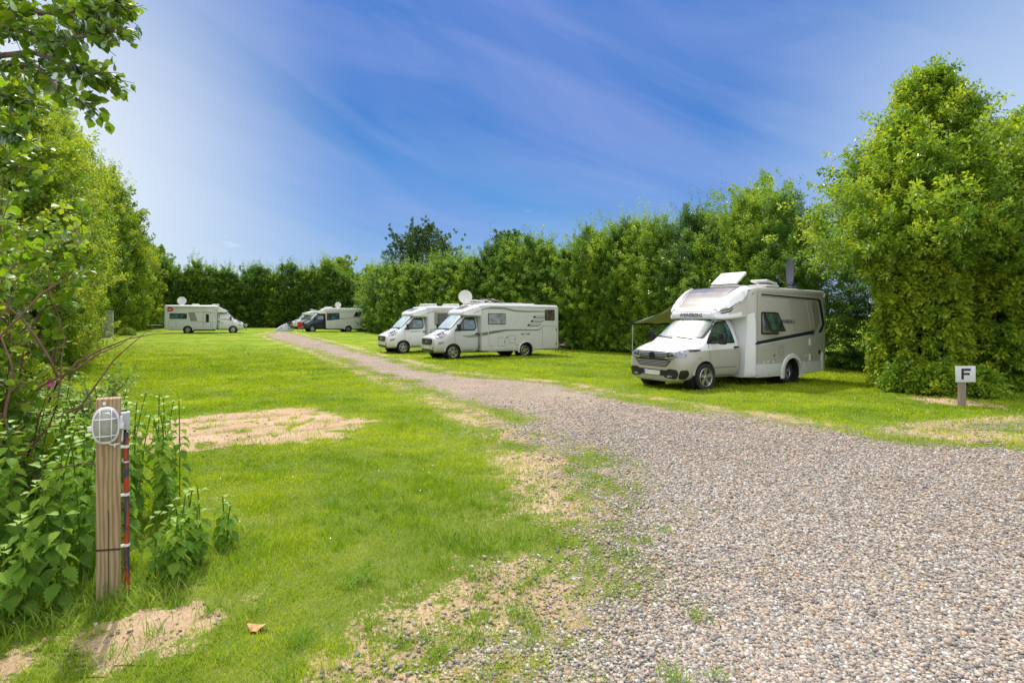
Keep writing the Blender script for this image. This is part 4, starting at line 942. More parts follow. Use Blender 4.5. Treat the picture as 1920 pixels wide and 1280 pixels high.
def mat_ground():
    m, t = nt('meadow_and_gravel'); p = N(t, 'ShaderNodeBsdfPrincipled'); tc = N(t, 'ShaderNodeTexCoord'); ob = tc.outputs['Object']
    ag = N(t, 'ShaderNodeAttribute', attribute_name='gravel').outputs['Fac']; ad = N(t, 'ShaderNodeAttribute', attribute_name='soil').outputs['Fac']
    n1 = noise(t, ob, 9, 5, .65); n2 = noise(t, ob, 45, 3, .6); n0 = noise(t, ob, .35, 4, .55); nl = noise(t, ob, 1.6, 5, .6)
    g = mth(t, 'ADD', ag, mth(t, 'ADD', mth(t, 'MULTIPLY', mth(t, 'SUBTRACT', n1, .5), 1.1), mth(t, 'MULTIPLY', mth(t, 'SUBTRACT', n2, .5), 1.2)))
    g = ramp(t, g, [(.42, (0, 0, 0)), (.54, (1, 1, 1))]).outputs[0]
    d = mth(t, 'ADD', ad, mth(t, 'ADD', mth(t, 'MULTIPLY', mth(t, 'SUBTRACT', n1, .5), .9), mth(t, 'MULTIPLY', mth(t, 'SUBTRACT', n2, .5), 1.0)))
    d = ramp(t, d, [(.42, (0, 0, 0)), (.58, (1, 1, 1))]).outputs[0]
    # turf
    gr = ramp(t, mth(t, 'ADD', mth(t, 'MULTIPLY', nl, .55), mth(t, 'MULTIPLY', n0, .5)), [(.40, (.115, .22, .008)), (.51, (.21, .30, .010)), (.62, (.33, .37, .04))]).outputs[0]
    gr = mixc(t, ramp(t, noise(t, ob, 120, 3, .7), [(.35, (0, 0, 0)), (.7, (1, 1, 1))]).outputs[0], mixc(t, 1.0, gr, (.55, .62, .5), 'MULTIPLY'), gr)
    tf = N(t, 'ShaderNodeAttribute', attribute_name='turf').outputs['Fac']
    gr = mixc(t, mth(t, 'MULTIPLY', tf, .75), gr, mixc(t, n1, (.07, .12, .012), (.19, .19, .06)))
    gr = mixc(t, ramp(t, noise(t, ob, .8, 6, .7), [(.58, (0, 0, 0)), (.74, (.65, .65, .65))]).outputs[0], gr, (.26, .24, .09))
    # soil
    so_ = ramp(t, mth(t, 'ADD', mth(t, 'MULTIPLY', nl, .5), mth(t, 'MULTIPLY', n2, .5)), [(.3, (0.273, 0.176, 0.111)), (.55, (0.456, 0.319, 0.215)), (.75, (0.570, 0.420, 0.297))]).outputs[0]
    rutv = N(t, 'ShaderNodeAttribute', attribute_name='rut').outputs['Fac']
    so_ = mixc(t, mth(t, 'MULTIPLY', rutv, .9), so_, (.14, .10, .065))
    # gravel: three sizes of stones
    vo = N(t, 'ShaderNodeTexVoronoi'); vo.inputs['Scale'].default_value = 56; L(t, ob, vo.inputs['Vector'])
    vs = N(t, 'ShaderNodeSeparateColor'); L(t, vo.outputs['Color'], vs.inputs[0])
    st = ramp(t, vs.outputs[0], [(.0, (0.155, 0.131, 0.127)), (.16, (0.259, 0.198, 0.163)), (.34, (0.428, 0.306, 0.223)), (.5, (0.312, 0.267, 0.243)), (.64, (0.544, 0.408, 0.304)), (.8, (0.467, 0.284, 0.173)), (.90, (0.713, 0.579, 0.467)), (.96, (0.752, 0.699, 0.671))], 'CONSTANT').outputs[0]
    edge = ramp(t, vo.outputs['Distance'], [(.35, (1, 1, 1)), (.75, (.38, .36, .34))]).outputs[0]
    st = mixc(t, 1.0, st, edge, 'MULTIPLY')
    big = noise(t, ob, .9, 5, .6)
    st = mixc(t, 1.0, st, ramp(t, big, [(.3, (.84, .86, .84)), (.7, (1.22, 1.24, 1.19))]).outputs[0], 'MULTIPLY')
    st = mixc(t, mth(t, 'MULTIPLY', ramp(t, noise(t, ob, 2.2, 6, .65), [(.35, (0, 0, 0)), (.7, (1, 1, 1))]).outputs[0], .55), st, mixc(t, n2, (.25, .215, .18), (.46, .405, .35)))
    c = mixc(t, d, gr, so_); c = mixc(t, g, c, st)
    L(t, c, p.inputs['Base Color']); p.inputs['Roughness'].default_value = .85; p.inputs['Specular IOR Level'].default_value = .05
    hb = mth(t, 'MULTIPLY', mth(t, 'SUBTRACT', 1.0, vo.outputs['Distance']), g)
    hh = mth(t, 'ADD', mth(t, 'MULTIPLY', hb, .9), mth(t, 'MULTIPLY', noise(t, ob, 70, 4, .7), .6))
    b = N(t, 'ShaderNodeBump'); b.inputs['Strength'].default_value = .8; b.inputs['Distance'].default_value = .02; L(t, hh, b.inputs['Height']); L(t, b.outputs[0], p.inputs['Normal'])
    out(t, p.outputs[0]); return m
M['ground'] = mat_ground()
def ground_obj(name, Vv, Ff, lift):
    used = np.unique(Ff); mp_ = np.full(len(Vv), -1); mp_[used] = np.arange(len(used))
    vv = Vv[used].copy(); vv[:, 2] += lift
    me = npmesh(name, vv, mp_[Ff], smooth=True)
    for nm, arr in (('gravel', gmk), ('soil', dmk), ('rut', rt), ('turf', np.clip((40 - V[:, 1]) / 18, 0, 1))):
        a = me.attributes.new(nm, 'FLOAT', 'POINT'); a.data.foreach_set('value', np.ascontiguousarray(arr[used], np.float32))
    o = link(name, me, M['ground']); tag(o, kind='structure'); return o
ground_obj('lawn', V, F, 0)
fg = gmk[F].mean(1) > .30
ground_obj('gravel_track', V, F[fg], .004)
fd = ((dmk[F].mean(1) > .35) & ~fg)
pd = np.maximum(poly_sd(V[:, 0], V[:, 1], dirt1), np.maximum(poly_sd(V[:, 0], V[:, 1], dirt2), poly_sd(V[:, 0], V[:, 1], dirt4)))
ground_obj('bare_soil', V, F[fd & (pd[F].mean(1) > -.4)], .004)
def gsurf(x, y): return gz(x, y) + (fbm(x, y, .5, 20, 3) - .5) * .06 * np.clip(np.asarray(y) / 8, .3, 1) + .004

# ------------------------------------------------------------------ stones
def make_stones(n):
    th = rng.uniform(-1.05, .98, n * 5); u = rng.random(n * 5)
    y = 1.6 * (13. / 1.6) ** u; x = np.tan(th * .80) * y
    y = y - 0.0
    gm, dm = masks(x, y)
    nn = fbm(x, y, 9, 3); keep = (rng.random(len(x)) < np.clip(gm * 1.6 - .45, 0, 1) ** 1.3 * np.clip(.75 + (fbm(x, y, 1.8, 51) - .42) * 3 + (fbm(x, y, 7, 52) - .5) * 1.2, .25, 1)) | (rng.random(len(x)) < (.02 + .12 * gm) * (gm > .02) + .012 * (dm > .5))
    keep &= rng.random(len(x)) < np.clip((12.5 - y) / 6, 0, 1) ** 1.2
    x, y = x[keep][:n], y[keep][:n]; n = len(x)
    D = np.hypot(x, y)
    ico = bmesh.new(); bmesh.ops.create_icosphere(ico, subdivisions=1, radius=1); iv = np.array([v.co[:] for v in ico.verts]); ico.verts.index_update()
    fi = np.array([[v.index for v in f_.verts] for f_ in ico.faces]); ico.free()
    if len(iv) != 12:
        pass
    r = .0064 * (1 + D * .06) * np.clip(rng.lognormal(-.05, .38, n), .4, 2.0)
    sc = np.stack([r * rng.uniform(.9, 1.5, n), r * rng.uniform(.7, 1.1, n), r * rng.uniform(.45, .8, n)], -1)
    an = rng.random(n) * 6.283; ca, sa = np.cos(an), np.sin(an)
    Vv = iv[None] * sc[:, None] * (1 + .22 * (rng.random((n, len(iv), 1)) - .5))
    tl = rng.uniform(-.4, .4, (n, 1))
    Vz = Vv[:, :, 2] + Vv[:, :, 0] * tl
    Vx = Vv[:, :, 0] * ca[:, None] - Vv[:, :, 1] * sa[:, None]; Vy = Vv[:, :, 0] * sa[:, None] + Vv[:, :, 1] * ca[:, None]
    z = gsurf(x, y) + sc[:, 2] * rng.uniform(.0, .9, n)
    VV = np.stack([Vx + x[:, None], Vy + y[:, None], Vz + z[:, None]], -1).reshape(-1, 3)
    FF = (fi[None] + (np.arange(n) * len(iv))[:, None, None]).reshape(-1, 3)
    me = npmesh('gravel_stones', VV, FF, tint=np.repeat(rng.random(n), len(iv)), smooth=True)
    m, t = nt('pebble'); p = N(t, 'ShaderNodeBsdfPrincipled'); at = N(t, 'ShaderNodeAttribute', attribute_name='tint')
    st = ramp(t, at.outputs['Fac'], [(.0, (0.094, 0.084, 0.086)), (.10, (0.165, 0.144, 0.134)), (.22, (0.276, 0.213, 0.170)), (.38, (0.398, 0.287, 0.211)), (.5, (0.287, 0.247, 0.228)), (.62, (0.486, 0.366, 0.279)), (.76, (0.376, 0.238, 0.161)), (.82, (0.464, 0.247, 0.099)), (.85, (0.552, 0.456, 0.369)), (.95, (0.642, 0.610, 0.595))], 'CONSTANT').outputs[0]
    tc = N(t, 'ShaderNodeTexCoord'); st = mixc(t, 1., st, ramp(t, noise(t, tc.outputs['Object'], 160, 3), [(.3, (.8, .8, .8)), (.7, (1.15, 1.15, 1.15))]).outputs[0], 'MULTIPLY')
    st = mixc(t, .28, st, (.31, .275, .25)); st = mixc(t, 1., st, (.95, 1.0, 1.0), 'MULTIPLY'); L(t, st, p.inputs['Base Color']); p.inputs['Roughness'].default_value = .7; out(t, p.outputs[0])
    o = link('gravel_stones', me, m); tag(o, 'loose rounded gravel stones covering the track', None, kind='stuff')
make_stones(185000)

# ------------------------------------------------------------------ lawn grass
def blades(x, y, h, wd, lean, seed_t, name, mat, zf=gsurf):
    n = len(x); an = rng.random(n) * 6.283; dx, dy = np.cos(an), np.sin(an)
    la = rng.random(n) * 6.283; lx, ly = np.cos(la) * lean, np.sin(la) * lean
    z = zf(x, y)
    p = []
    for (k, ww, hh, ll) in ((0, 1, 0, 0), (1, .8, .55, .35), (2, 0, 1, 1)):
        cx, cy, cz = x + lx * ll * h, y + ly * ll * h, z + h * hh * (1 - .25 * lean * hh)
        if k < 2:
            p.append(np.stack([cx - dx * wd * ww * .5, cy - dy * wd * ww * .5, cz], -1)); p.append(np.stack([cx + dx * wd * ww * .5, cy + dy * wd * ww * .5, cz], -1))
        else: p.append(np.stack([cx, cy, cz], -1))
    VV = np.stack(p, 1).reshape(-1, 3); b = (np.arange(n) * 5)[:, None]
    F3 = np.concatenate([b + np.array([0, 1, 3]), b + np.array([0, 3, 2]), b + np.array([2, 3, 4])])
    me = npmesh(name, VV, F3, tint=np.repeat(seed_t, 5))
    return link(name, me, mat)
def lawn(n):
    u = rng.random(n); y0, y1 = 1.9, 42.
    k = .28; y = (y0 ** k + u * (y1 ** k - y0 ** k)) ** (1 / k)
    x = (rng.random(n) * 2 - 1) * (y * 1.12 + .5)
    gm, dm = masks(x, y)
    bare = np.clip(gm * 1.25, 0, 1); dd = np.clip(dm * 1.3, 0, 1)
    pr = (1 - bare) ** 1.1 * (1 - dd * .97) ** 1.1 + .16 * (dd > .3) * (bare < .9) * (fbm(x, y, 6, 24) > .5) + .025 * (fbm(x, y, 5, 14) > .58)
    pr *= np.clip(.95 + (fbm(x, y, 3.5, 15) - .42) * 2.4, .35, 1) * np.clip(.95 + (fbm(x, y, 14, 35, 3) - .45) * 2.4, .3, 1)
    pr *= np.clip((40 - y) / 18, 0, 1)
    k2 = rng.random(n) < pr; x, y = x[k2], y[k2]; gm = gm[k2]; n = len(x)
    D = np.hypot(x, y)
    tf = fbm(x, y, 2.2, 16)
    h = (.020 + .040 * np.clip(tf * 2.6 - .9, 0, 1)) * rng.uniform(.5, 1.3, n) * (1 - .4 * np.clip(gm, 0, 1)) * (1 + D * .012)
    wd = np.maximum(.0032, .00085 * D) * rng.uniform(.7, 1.3, n)
    tn = np.clip(rng.normal(.43, .2, n) + (fbm(x, y, .8, 17) - .5) * 1.1 + (fbm(x, y, .22, 57) - .5) * .8 + (fbm(x, y, 5, 18) - .5) * .9 + .12 * np.clip((D - 5) / 12, 0, 1), 0, 1)
    o = blades(x, y, h, wd, rng.uniform(.2, 1.0, n), tn, 'short_grass', M['grassblade']); tag(o, 'short mown grass of the pitch', kind='stuff')
lawn(1500000)

# white clover flowers
n = 70; y = rng.uniform(2.6, 8.5, n) ** 1.0; x = (rng.random(n) * 2 - 1) * y; gm, dm = masks(x, y); kk = (gm < .1) & (dm < .3) & (fbm(x, y, .7, 25) > .45); x, y = x[kk], y[kk]; n = len(x); z = gsurf(x, y) + .04
r = .005 * (1 + y * .03); q = np.stack([np.stack([x - r, y, z], -1), np.stack([x, y - r, z + .3 * r], -1), np.stack([x + r, y, z], -1), np.stack([x, y + r, z + r], -1)], 1).reshape(-1, 3)
o = link('clover_flowers', npmesh('clover_flowers', q, (np.arange(n) * 4)[:, None] + np.arange(4)), M['whitepetal']); tag(o, 'tiny white clover flowers in the lawn', kind='stuff')
# ------------------------------------------------------------------ foliage generators
def leaf_arrays(C, D, U, S, wr=.62, fold=.18, big=False):
    """C base, D direction(unit), U up-normal, S size -> verts/faces.  4-vert folded leaf, or 8-vert rounder leaf"""
    D = D / (np.linalg.norm(D, axis=1, keepdims=True) + 1e-9)
    X = np.cross(D, U); X /= (np.linalg.norm(X, axis=1, keepdims=True) + 1e-9); Nn = np.cross(X, D)
    S = S[:, None]
    if not big:
        v = [C, C + D * S * .45 + X * S * wr * .5 + Nn * S * fold, C + D * S, C + D * S * .45 - X * S * wr * .5 + Nn * S * fold]
        f = np.array([[0, 1, 2], [0, 2, 3]])
    else:
        g = lambda l, w_, h: C + D * S * l + X * S * wr * w_ + Nn * S * h
        v = [g(0, 0, 0), g(.15, .30, .03), g(.42, .52, fold * .6), g(.72, .38, fold * .4), g(1, 0, -.10), g(.72, -.38, fold * .4), g(.42, -.52, fold * .6), g(.15, -.30, .03), g(.5, 0, 0)]
        f = np.array([[0, 1, 8], [1, 2, 8], [2, 3, 8], [3, 4, 8], [4, 5, 8], [5, 6, 8], [6, 7, 8], [7, 0, 8]])
    n = len(C); k = len(v)
    V = np.stack(v, 1).reshape(-1, 3); F = (f[None] + (np.arange(n) * k)[:, None, None]).reshape(-1, 3)
    return V, F, k
def unit(a): return a / (np.linalg.norm(a, axis=-1, keepdims=True) + 1e-9)
def rdir(n):
    v = rng.normal(size=(n, 3)); return unit(v)
def twig_leaves(B, Dr, Ln, per, size, spread=.09, tvar=.13, wr=.62, big=False, droop=0.):
    """B twig bases, Dr directions, Ln lengths"""
    n = len(B); t = rng.random((n, per)); t = t ** .8
    side = rdir(n * per).reshape(n, per, 3)
    ax = Dr[:, None] * np.ones((1, per, 1))
    side = unit(side - ax * (side * ax).sum(-1, keepdims=True) * .6)
    C = B[:, None] + ax * (t * Ln[:, None])[..., None] + side * (spread * rng.random((n, per)))[..., None]
    C[..., 2] -= droop * t ** 2 * Ln[:, None]
    d = unit(side * .9 + ax * .5 + rdir(n * per).reshape(n, per, 3) * .35 + np.array([0, 0, -.15]))
    up = unit(np.array([0, 0, 1.0]) + rdir(n * per).reshape(n, per, 3) * .75 + side * .3)
    tt = rng.random(n)[:, None] * .5 + rng.random((n, per)) * .25 + t * .3
    s = size * rng.uniform(.6, 1.25, (n, per))
    V, F, k = leaf_arrays(C.reshape(-1, 3), d.reshape(-1, 3), up.reshape(-1, 3), s.ravel(), wr, big=big)
    return V, F, np.repeat(np.clip(tt.ravel(), 0, 1), k)
def sprays(h, z0, prof, nb, tw, per, size, up=.5, seed=0, tl=(.25, .55), exp=1.0, limbs=None):
    """separate boughs, each carrying leafy twigs along its outer part, with gaps between the boughs"""
    t = rng.random(nb) ** exp; a = (np.arange(nb) * 2.399 + rng.uniform(-.5, .5, nb)); Rb = np.array([prof(q) for q in t]) * rng.uniform(.75, 1.18, nb)
    Z = z0 + t * (h - z0); o = np.stack([np.cos(a), np.sin(a), np.full(nb, 0.)], -1)
    upv = up * (.4 + 1.2 * t)
    s_ = rng.uniform(.35, 1.0, (nb, tw)) ** .8; wob = rng.normal(size=(nb, tw, 3)) * (.07 + .10 * (1 - np.abs(s_ - .7)))[..., None] * np.minimum(Rb, 1.8)[:, None, None]
    B = o[:, None] * (s_ * Rb[:, None])[..., None]; B[..., 2] += Z[:, None] - .5 * (Rb * upv)[:, None] + (s_ ** 1.3) * (Rb * upv)[:, None]; B = B + wob * np.array([1, 1, .7])
    d = unit(o[:, None] * .8 + np.array([0, 0, 1.]) * upv[:, None, None] + rng.normal(size=(nb, tw, 3)) * .45)
    Ln = rng.uniform(tl[0], tl[1], (nb, tw)); n = nb * tw
    V, F, T = twig_leaves(B.reshape(-1, 3), d.reshape(-1, 3), Ln.ravel(), per, size)
    bt = np.repeat(rng.uniform(-.22, .22, nb), tw * per * 4); T = np.clip(T + bt, 0, 1)
    if limbs is not None:
        for i in range(0, nb, 2):
            p0 = Vector((0, 0, Z[i] - .75 * Rb[i] * upv[i] - .1)); p1 = Vector(o[i]) * Rb[i] * .5; p1.z = Z[i] - .3 * Rb[i] * upv[i]; p2 = Vector(o[i]) * Rb[i] * .95; p2.z = Z[i] + .45 * Rb[i] * upv[i]
            limbs.tube([p0, p1, p2], [.03, .018, .005], 5)
    return V, F, T
def join(parts):
    Vs, Fs, Ts, o = [], [], [], 0
    for V, F, T in parts: Vs.append(V); Fs.append(F + o); Ts.append(T); o += len(V)
    return np.concatenate(Vs), np.concatenate(Fs), np.concatenate(Ts)
def crown_mesh(name, h, prof, ntw, per, size, z0=.05, upb=.6, lump=.42, tl=(.35, .75), shoots=10, sl=(.7, 1.5), seed=0, inner=.25, exp=1.0, flat=None, spr=None):
    """prof(t) -> radius at relative height; twigs concentrated near the surface, with inner fill and upright leaders"""
    t = rng.random(ntw * 2) ** exp; rr = np.array([prof(q) for q in t]); kp = rng.random(len(t)) < rr / rr.max() * .75 + .25; t = t[kp][:ntw]; rr = rr[kp][:ntw]; n = len(t)
    a = rng.random(n) * 6.283
    lm = 1 + lump * 2 * (fbm(np.cos(a) * 2 + 9 + seed, np.sin(a) * 2 + t * 5 + seed, 1.3, seed) - .5) + lump * (vnoise(a * 1.5 + seed, t * 9, 1, 5) - .5)
    rad = rr * lm * np.where(rng.random(n) < inner, rng.uniform(.2, .7, n), rng.uniform(.72, 1.0, n))
    Z = z0 + t * (h - z0)
    B = np.stack([np.cos(a) * rad, np.sin(a) * rad, Z], -1)
    outw = np.stack([np.cos(a), np.sin(a), np.zeros(n)], -1)
    d = unit(outw * (.9 - .5 * t[:, None]) + np.array([0, 0, 1]) * (upb * (.35 + t[:, None])) + rdir(n) * .4)
    Ln = rng.uniform(tl[0], tl[1], n); B = B - d * (Ln * .6)[:, None]
    if flat is not None: pass
    parts = [twig_leaves(B, d, Ln, per, size)]
    if spr: parts.append(sprays(h, z0 + .2, lambda q: prof(q) * 1.28 + .12, spr[0], spr[1], per, size, up=.75, seed=seed))
    if shoots:
        a = rng.random(shoots) * 6.283; q = rng.random(shoots) ** .6 * prof(.92) * 1.2
        B = np.stack([np.cos(a) * q, np.sin(a) * q, h * rng.uniform(.86, .98, shoots)], -1)
        d = unit(np.stack([np.cos(a) * .22, np.sin(a) * .22, np.ones(shoots)], -1) + rdir(shoots) * .15)
        parts.append(twig_leaves(B, d, rng.uniform(sl[0], sl[1], shoots), int(per * 1.3), size * .85, spread=.10))
    return npmesh(name, *join(parts)[:2], tint=join2(parts))
def join2(parts): return np.concatenate([p[2] for p in parts])
def trunk_obj(name, h, r, parent, mat, limbs=6, spread=.9, z0=.0, seed=1, lean=(0, 0)):
    rd = random.Random(seed); b = MB()
    pts = [(lean[0] * q + rd.uniform(-.06, .06) * h * .15, lean[1] * q + rd.uniform(-.06, .06) * h * .15, q * h - .15) for q in (0, .15, .3, .5, .7, .9)]
    b.tube(pts, [r * 1.25, r, r * .85, r * .6, r * .4, r * .12], 9)
    for k in range(limbs):
        i = rd.randint(1, 4); p = Vector(pts[i]); a = rd.uniform(0, 6.28); l = h * rd.uniform(.18, .34)
        q = [p, p + Vector((math.cos(a) * spread * .4, math.sin(a) * spread * .4, l * .45)), p + Vector((math.cos(a) * spread * .8, math.sin(a) * spread * .8, l))]
        b.tube(q, [r * .4, r * .28, r * .08], 6)
    return b.build(name, mat, parent, 60)

# ---- hedge crowns (variants shared by the rows)
def P1(t): return 1.35 if t < .62 else 1.25 - .85 * ((t - .62) / .38) ** 1.3
def P2(t): return 1.15 + .25 * math.sin(t * 5) if t < .7 else 1.2 - 1.0 * ((t - .7) / .3) ** 1.2
H0 = 7.0
near_v = [crown_mesh('crown', H0, P1 if k % 2 else P2, 800, 44, .085, seed=k * 7 + 1, shoots=18, sl=(.7, 1.9), spr=(44, 9)) for k in range(4)]
mid_v = [crown_mesh('crown', H0, P1 if k % 2 else P2, 560, 32, .13, seed=k * 5 + 2, shoots=14, sl=(.7, 1.9), tl=(.3, .7), spr=(36, 7)) for k in range(4)]
raised = [crown_mesh('crown', H0, lambda t: .6 + 1.2 * min(1, t * 5) if t < .6 else 1.6 - 1.1 * (t - .6) / .4, 900, 46, .085, z0=1.0, seed=40 + k, shoots=16) for k in range(2)]
for me in near_v + mid_v + raised: me.materials.append(M['hedge'])
def relink(meshes, mat):
    r = []
    for m_ in meshes:
        c = m_.copy(); c.materials.clear(); c.materials.append(mat); r.append(c)
    return r
far_v = relink(mid_v, M['hedgefar']); leftn_v = relink(near_v, M['hedgeleft']); leftm_v = relink(mid_v, M['hedgeleft'])
tr_mesh = {}
def trunk_mesh(k):
    if k not in tr_mesh:
        o = trunk_obj('trunk', 5.6, .10, None, M['bark'], 5, .8, seed=k + 3); tr_mesh[k] = o.data; bpy.data.objects.remove(o)
    return tr_mesh[k]
sky_r = [(1540, 368), (1500, 378), (1470, 356), (1430, 355), (1400, 368), (1370, 372), (1340, 384), (1300, 376), (1265, 390), (1230, 408), (1200, 425), (1165, 418), (1130, 412), (1090, 428), (1072, 458), (1050, 455), (1020, 440), (960, 448), (915, 462), (880, 478), (845, 492), (800, 486), (750, 505), (700, 505), (665, 520), (640, 505), (615, 490), (560, 500), (500, 500), (450, 505), (420, 492), (375, 486), (340, 505), (310, 492), (275, 470), (250, 450), (240, 400), (215, 345), (200, 318), (185, 300), (160, 345), (145, 300), (110, 232), (80, 225), (50, 190), (0, 150), (-200, 60)]
sky_r = sky_r[::-1]
def skyline(px): return float(np.interp(px, [p[0] for p in sky_r], [p[1] for p in sky_r]))
def hedge_row(poly, spacing, label, group, vset, widen=1.0, jitter=.18, hmul=(.87, 1.05), special=None, name='hornbeam_tree'):
    pts = [Vector(p) for p in poly]; acc = 0; out_ = []
    i = 0; pos = pts[0].copy(); rem = spacing * .3; k = 0
    for a, b in zip(pts[:-1], pts[1:]):
        Ls = (b - a).length; d = (b - a) / Ls; s_ = rem
        while s_ < Ls:
            out_.append(a + d * s_); s_ += spacing * random.uniform(.85, 1.15)
        rem = s_ - Ls
    for q in out_:
        q = q + Vector((random.uniform(-jitter, jitter), random.uniform(-jitter, jitter)))
        px = CX + FPX * q.x / q.y; D = q.y
        top = (HZ - skyline(px)) / FPX * D + CAMZ; z = gzf(q.x, q.y)
        hh = (top - z) * random.uniform(*hmul)
        vs_ = special(q) if special else None
        meshes = vs_ or vset(q)
        root = empty(name, (q.x, q.y, z), random.uniform(0, 6.28), label, 'tree', group)
        sc = hh / (H0 + .55); wsc = (.55 + .45 * sc) * widen
        c = link('crown', random.choice(meshes), None, root); c.scale = (wsc, wsc, sc)
        t_ = link('trunk', trunk_mesh(k % 3), None, root); t_.scale = (1, 1, sc); k += 1
    return out_
rt0 = Vector((11.9, 21.3)); rdv = Vector((-math.sin(TH), math.cos(TH)))
Rrow = [rt0 + rdv * 0.0, Vector(P(1180, 662)) + Vector((.8, .6)), Vector(P(1062, 655)) + Vector((.8, .8)), Vector((-11.5, 57)), Vector((-19.5, 73))]
hedge_row([(16.5, 18.2), (14.4, 18.4), (12.2, 20.6)], 1.3, 'hornbeam tree in the shaded stretch of hedge behind the gap and the clipped maples', 'hedge trees behind the maples', lambda q: near_v, hmul=(.76, .86))
def vs_right(q): return near_v if q.y < 36 else mid_v
hedge_row([(p.x, p.y) for p in Rrow], 1.35, 'hornbeam tree in the tall hedge behind the row of motorhomes on the right', 'hedge trees on the right', vs_right, special=lambda q: raised if q.y < 24.5 else None, hmul=(.92, 1.12))
hedge_row([(p.x + 1.3, p.y + 1.1) for p in Rrow[1:]], 1.9, 'hornbeam tree in the tall hedge behind the row of motorhomes on the right', 'hedge trees on the right', vs_right, hmul=(.86, .98))
Frow = [(-19.5, 77), (-27, 80), (-38, 81), (-49, 80), (-53, 78)]
hedge_row(Frow, 1.0, 'dark green tree in the tall hedge across the far end of the field', 'hedge trees at the far end', lambda q: far_v, hmul=(.86, 1.12))
Lrow = [(-50, 78), (-44.5, 62), (-36.8, 45.5), (-27, 31.5), (-19.3, 22.5), (-15.3, 17)]
hedge_row(Lrow, 1.15, 'yellow-green tree in the tall hedge along the left side of the field', 'hedge trees on the left', lambda q: leftn_v if q.y < 34 else leftm_v, widen=1.05)
hedge_row([(-16.5, 16.5), (-13.6, 12.2), (-11.6, 9.8)], 1.2, 'tall leafy tree at the near end of the left hedge', 'near trees of the left hedge', lambda q: leftn_v, hmul=(.95, 1.05), widen=1.15, name='hedge_tree')

# ---- trees beyond the hedge
def free_tree(name, px, ptop, D, wpx, mat, label, ntw=900, per=36, size=.22, group=None, shape=None, cz=.32, seed=0, lump=.45):
    x = (px - CX) / FPX * D; z = gzf(x, D); h = (HZ - ptop) / FPX * D + CAMZ - z; rad = wpx / 2 / FPX * D
    root = empty(name, (x, D, z), 0, label, 'tree', group)
    sh = shape or (lambda t: rad * math.sin(math.pi * (min(.97, t * .86 + .12))) ** .65)
    me = crown_mesh('crown', h, sh, ntw, per, size, z0=h * cz, upb=.5, lump=lump, tl=(size * 3, size * 6), shoots=6, sl=(.5, 1.0), seed=seed, spr=(40, 10))
    link('crown', me, mat, root); trunk_obj('trunk', h * .9, .28, root, M['bark'], 8, rad * .7, seed=seed)
    return root
free_tree('broadleaf_tree', 792, 428, 84, 118, M['darktree'], 'dark round-headed tree rising above the hedge in the centre', ntw=1300, seed=3)
free_tree('broadleaf_tree', 640, 486, 92, 60, M['hedge'], 'small light-crowned tree peeking over the far hedge right of the middle', ntw=500, seed=5)
free_tree('broadleaf_tree', 955, 445, 62, 90, M['darktree'], 'dark tree showing above the right hedge behind the silver-cabbed motorhome', ntw=700, size=.2, seed=6)
free_tree('broadleaf_tree', 290, 468, 92, 70, M['hedgeleft'], 'pale tree behind the corner of the left and far hedges', ntw=500, seed=8)
free_tree('broadleaf_tree', 1420, 356, 34, 170, M['hedge'], 'broad tree standing behind the hedge above the nearest motorhome', ntw=1300, size=.11, per=44, seed=9)
# tall loose trees behind the left hedge
for i, (px, pt, D, wp) in enumerate([(140, 296, 42, 64), (100, 228, 29, 118), (40, 165, 17, 150)]):
    free_tree('broadleaf_tree', px, pt, D, wp, M['hedgeleft'], ['loose feathery tree, farthest of the three taller ones on the left', 'tall loose tree, middle of the three taller ones on the left', 'tall tree nearest the left edge, behind the bramble thicket'][i], ntw=900, per=44, size=[.15, .12, .10][i], seed=20 + i, cz=.04)

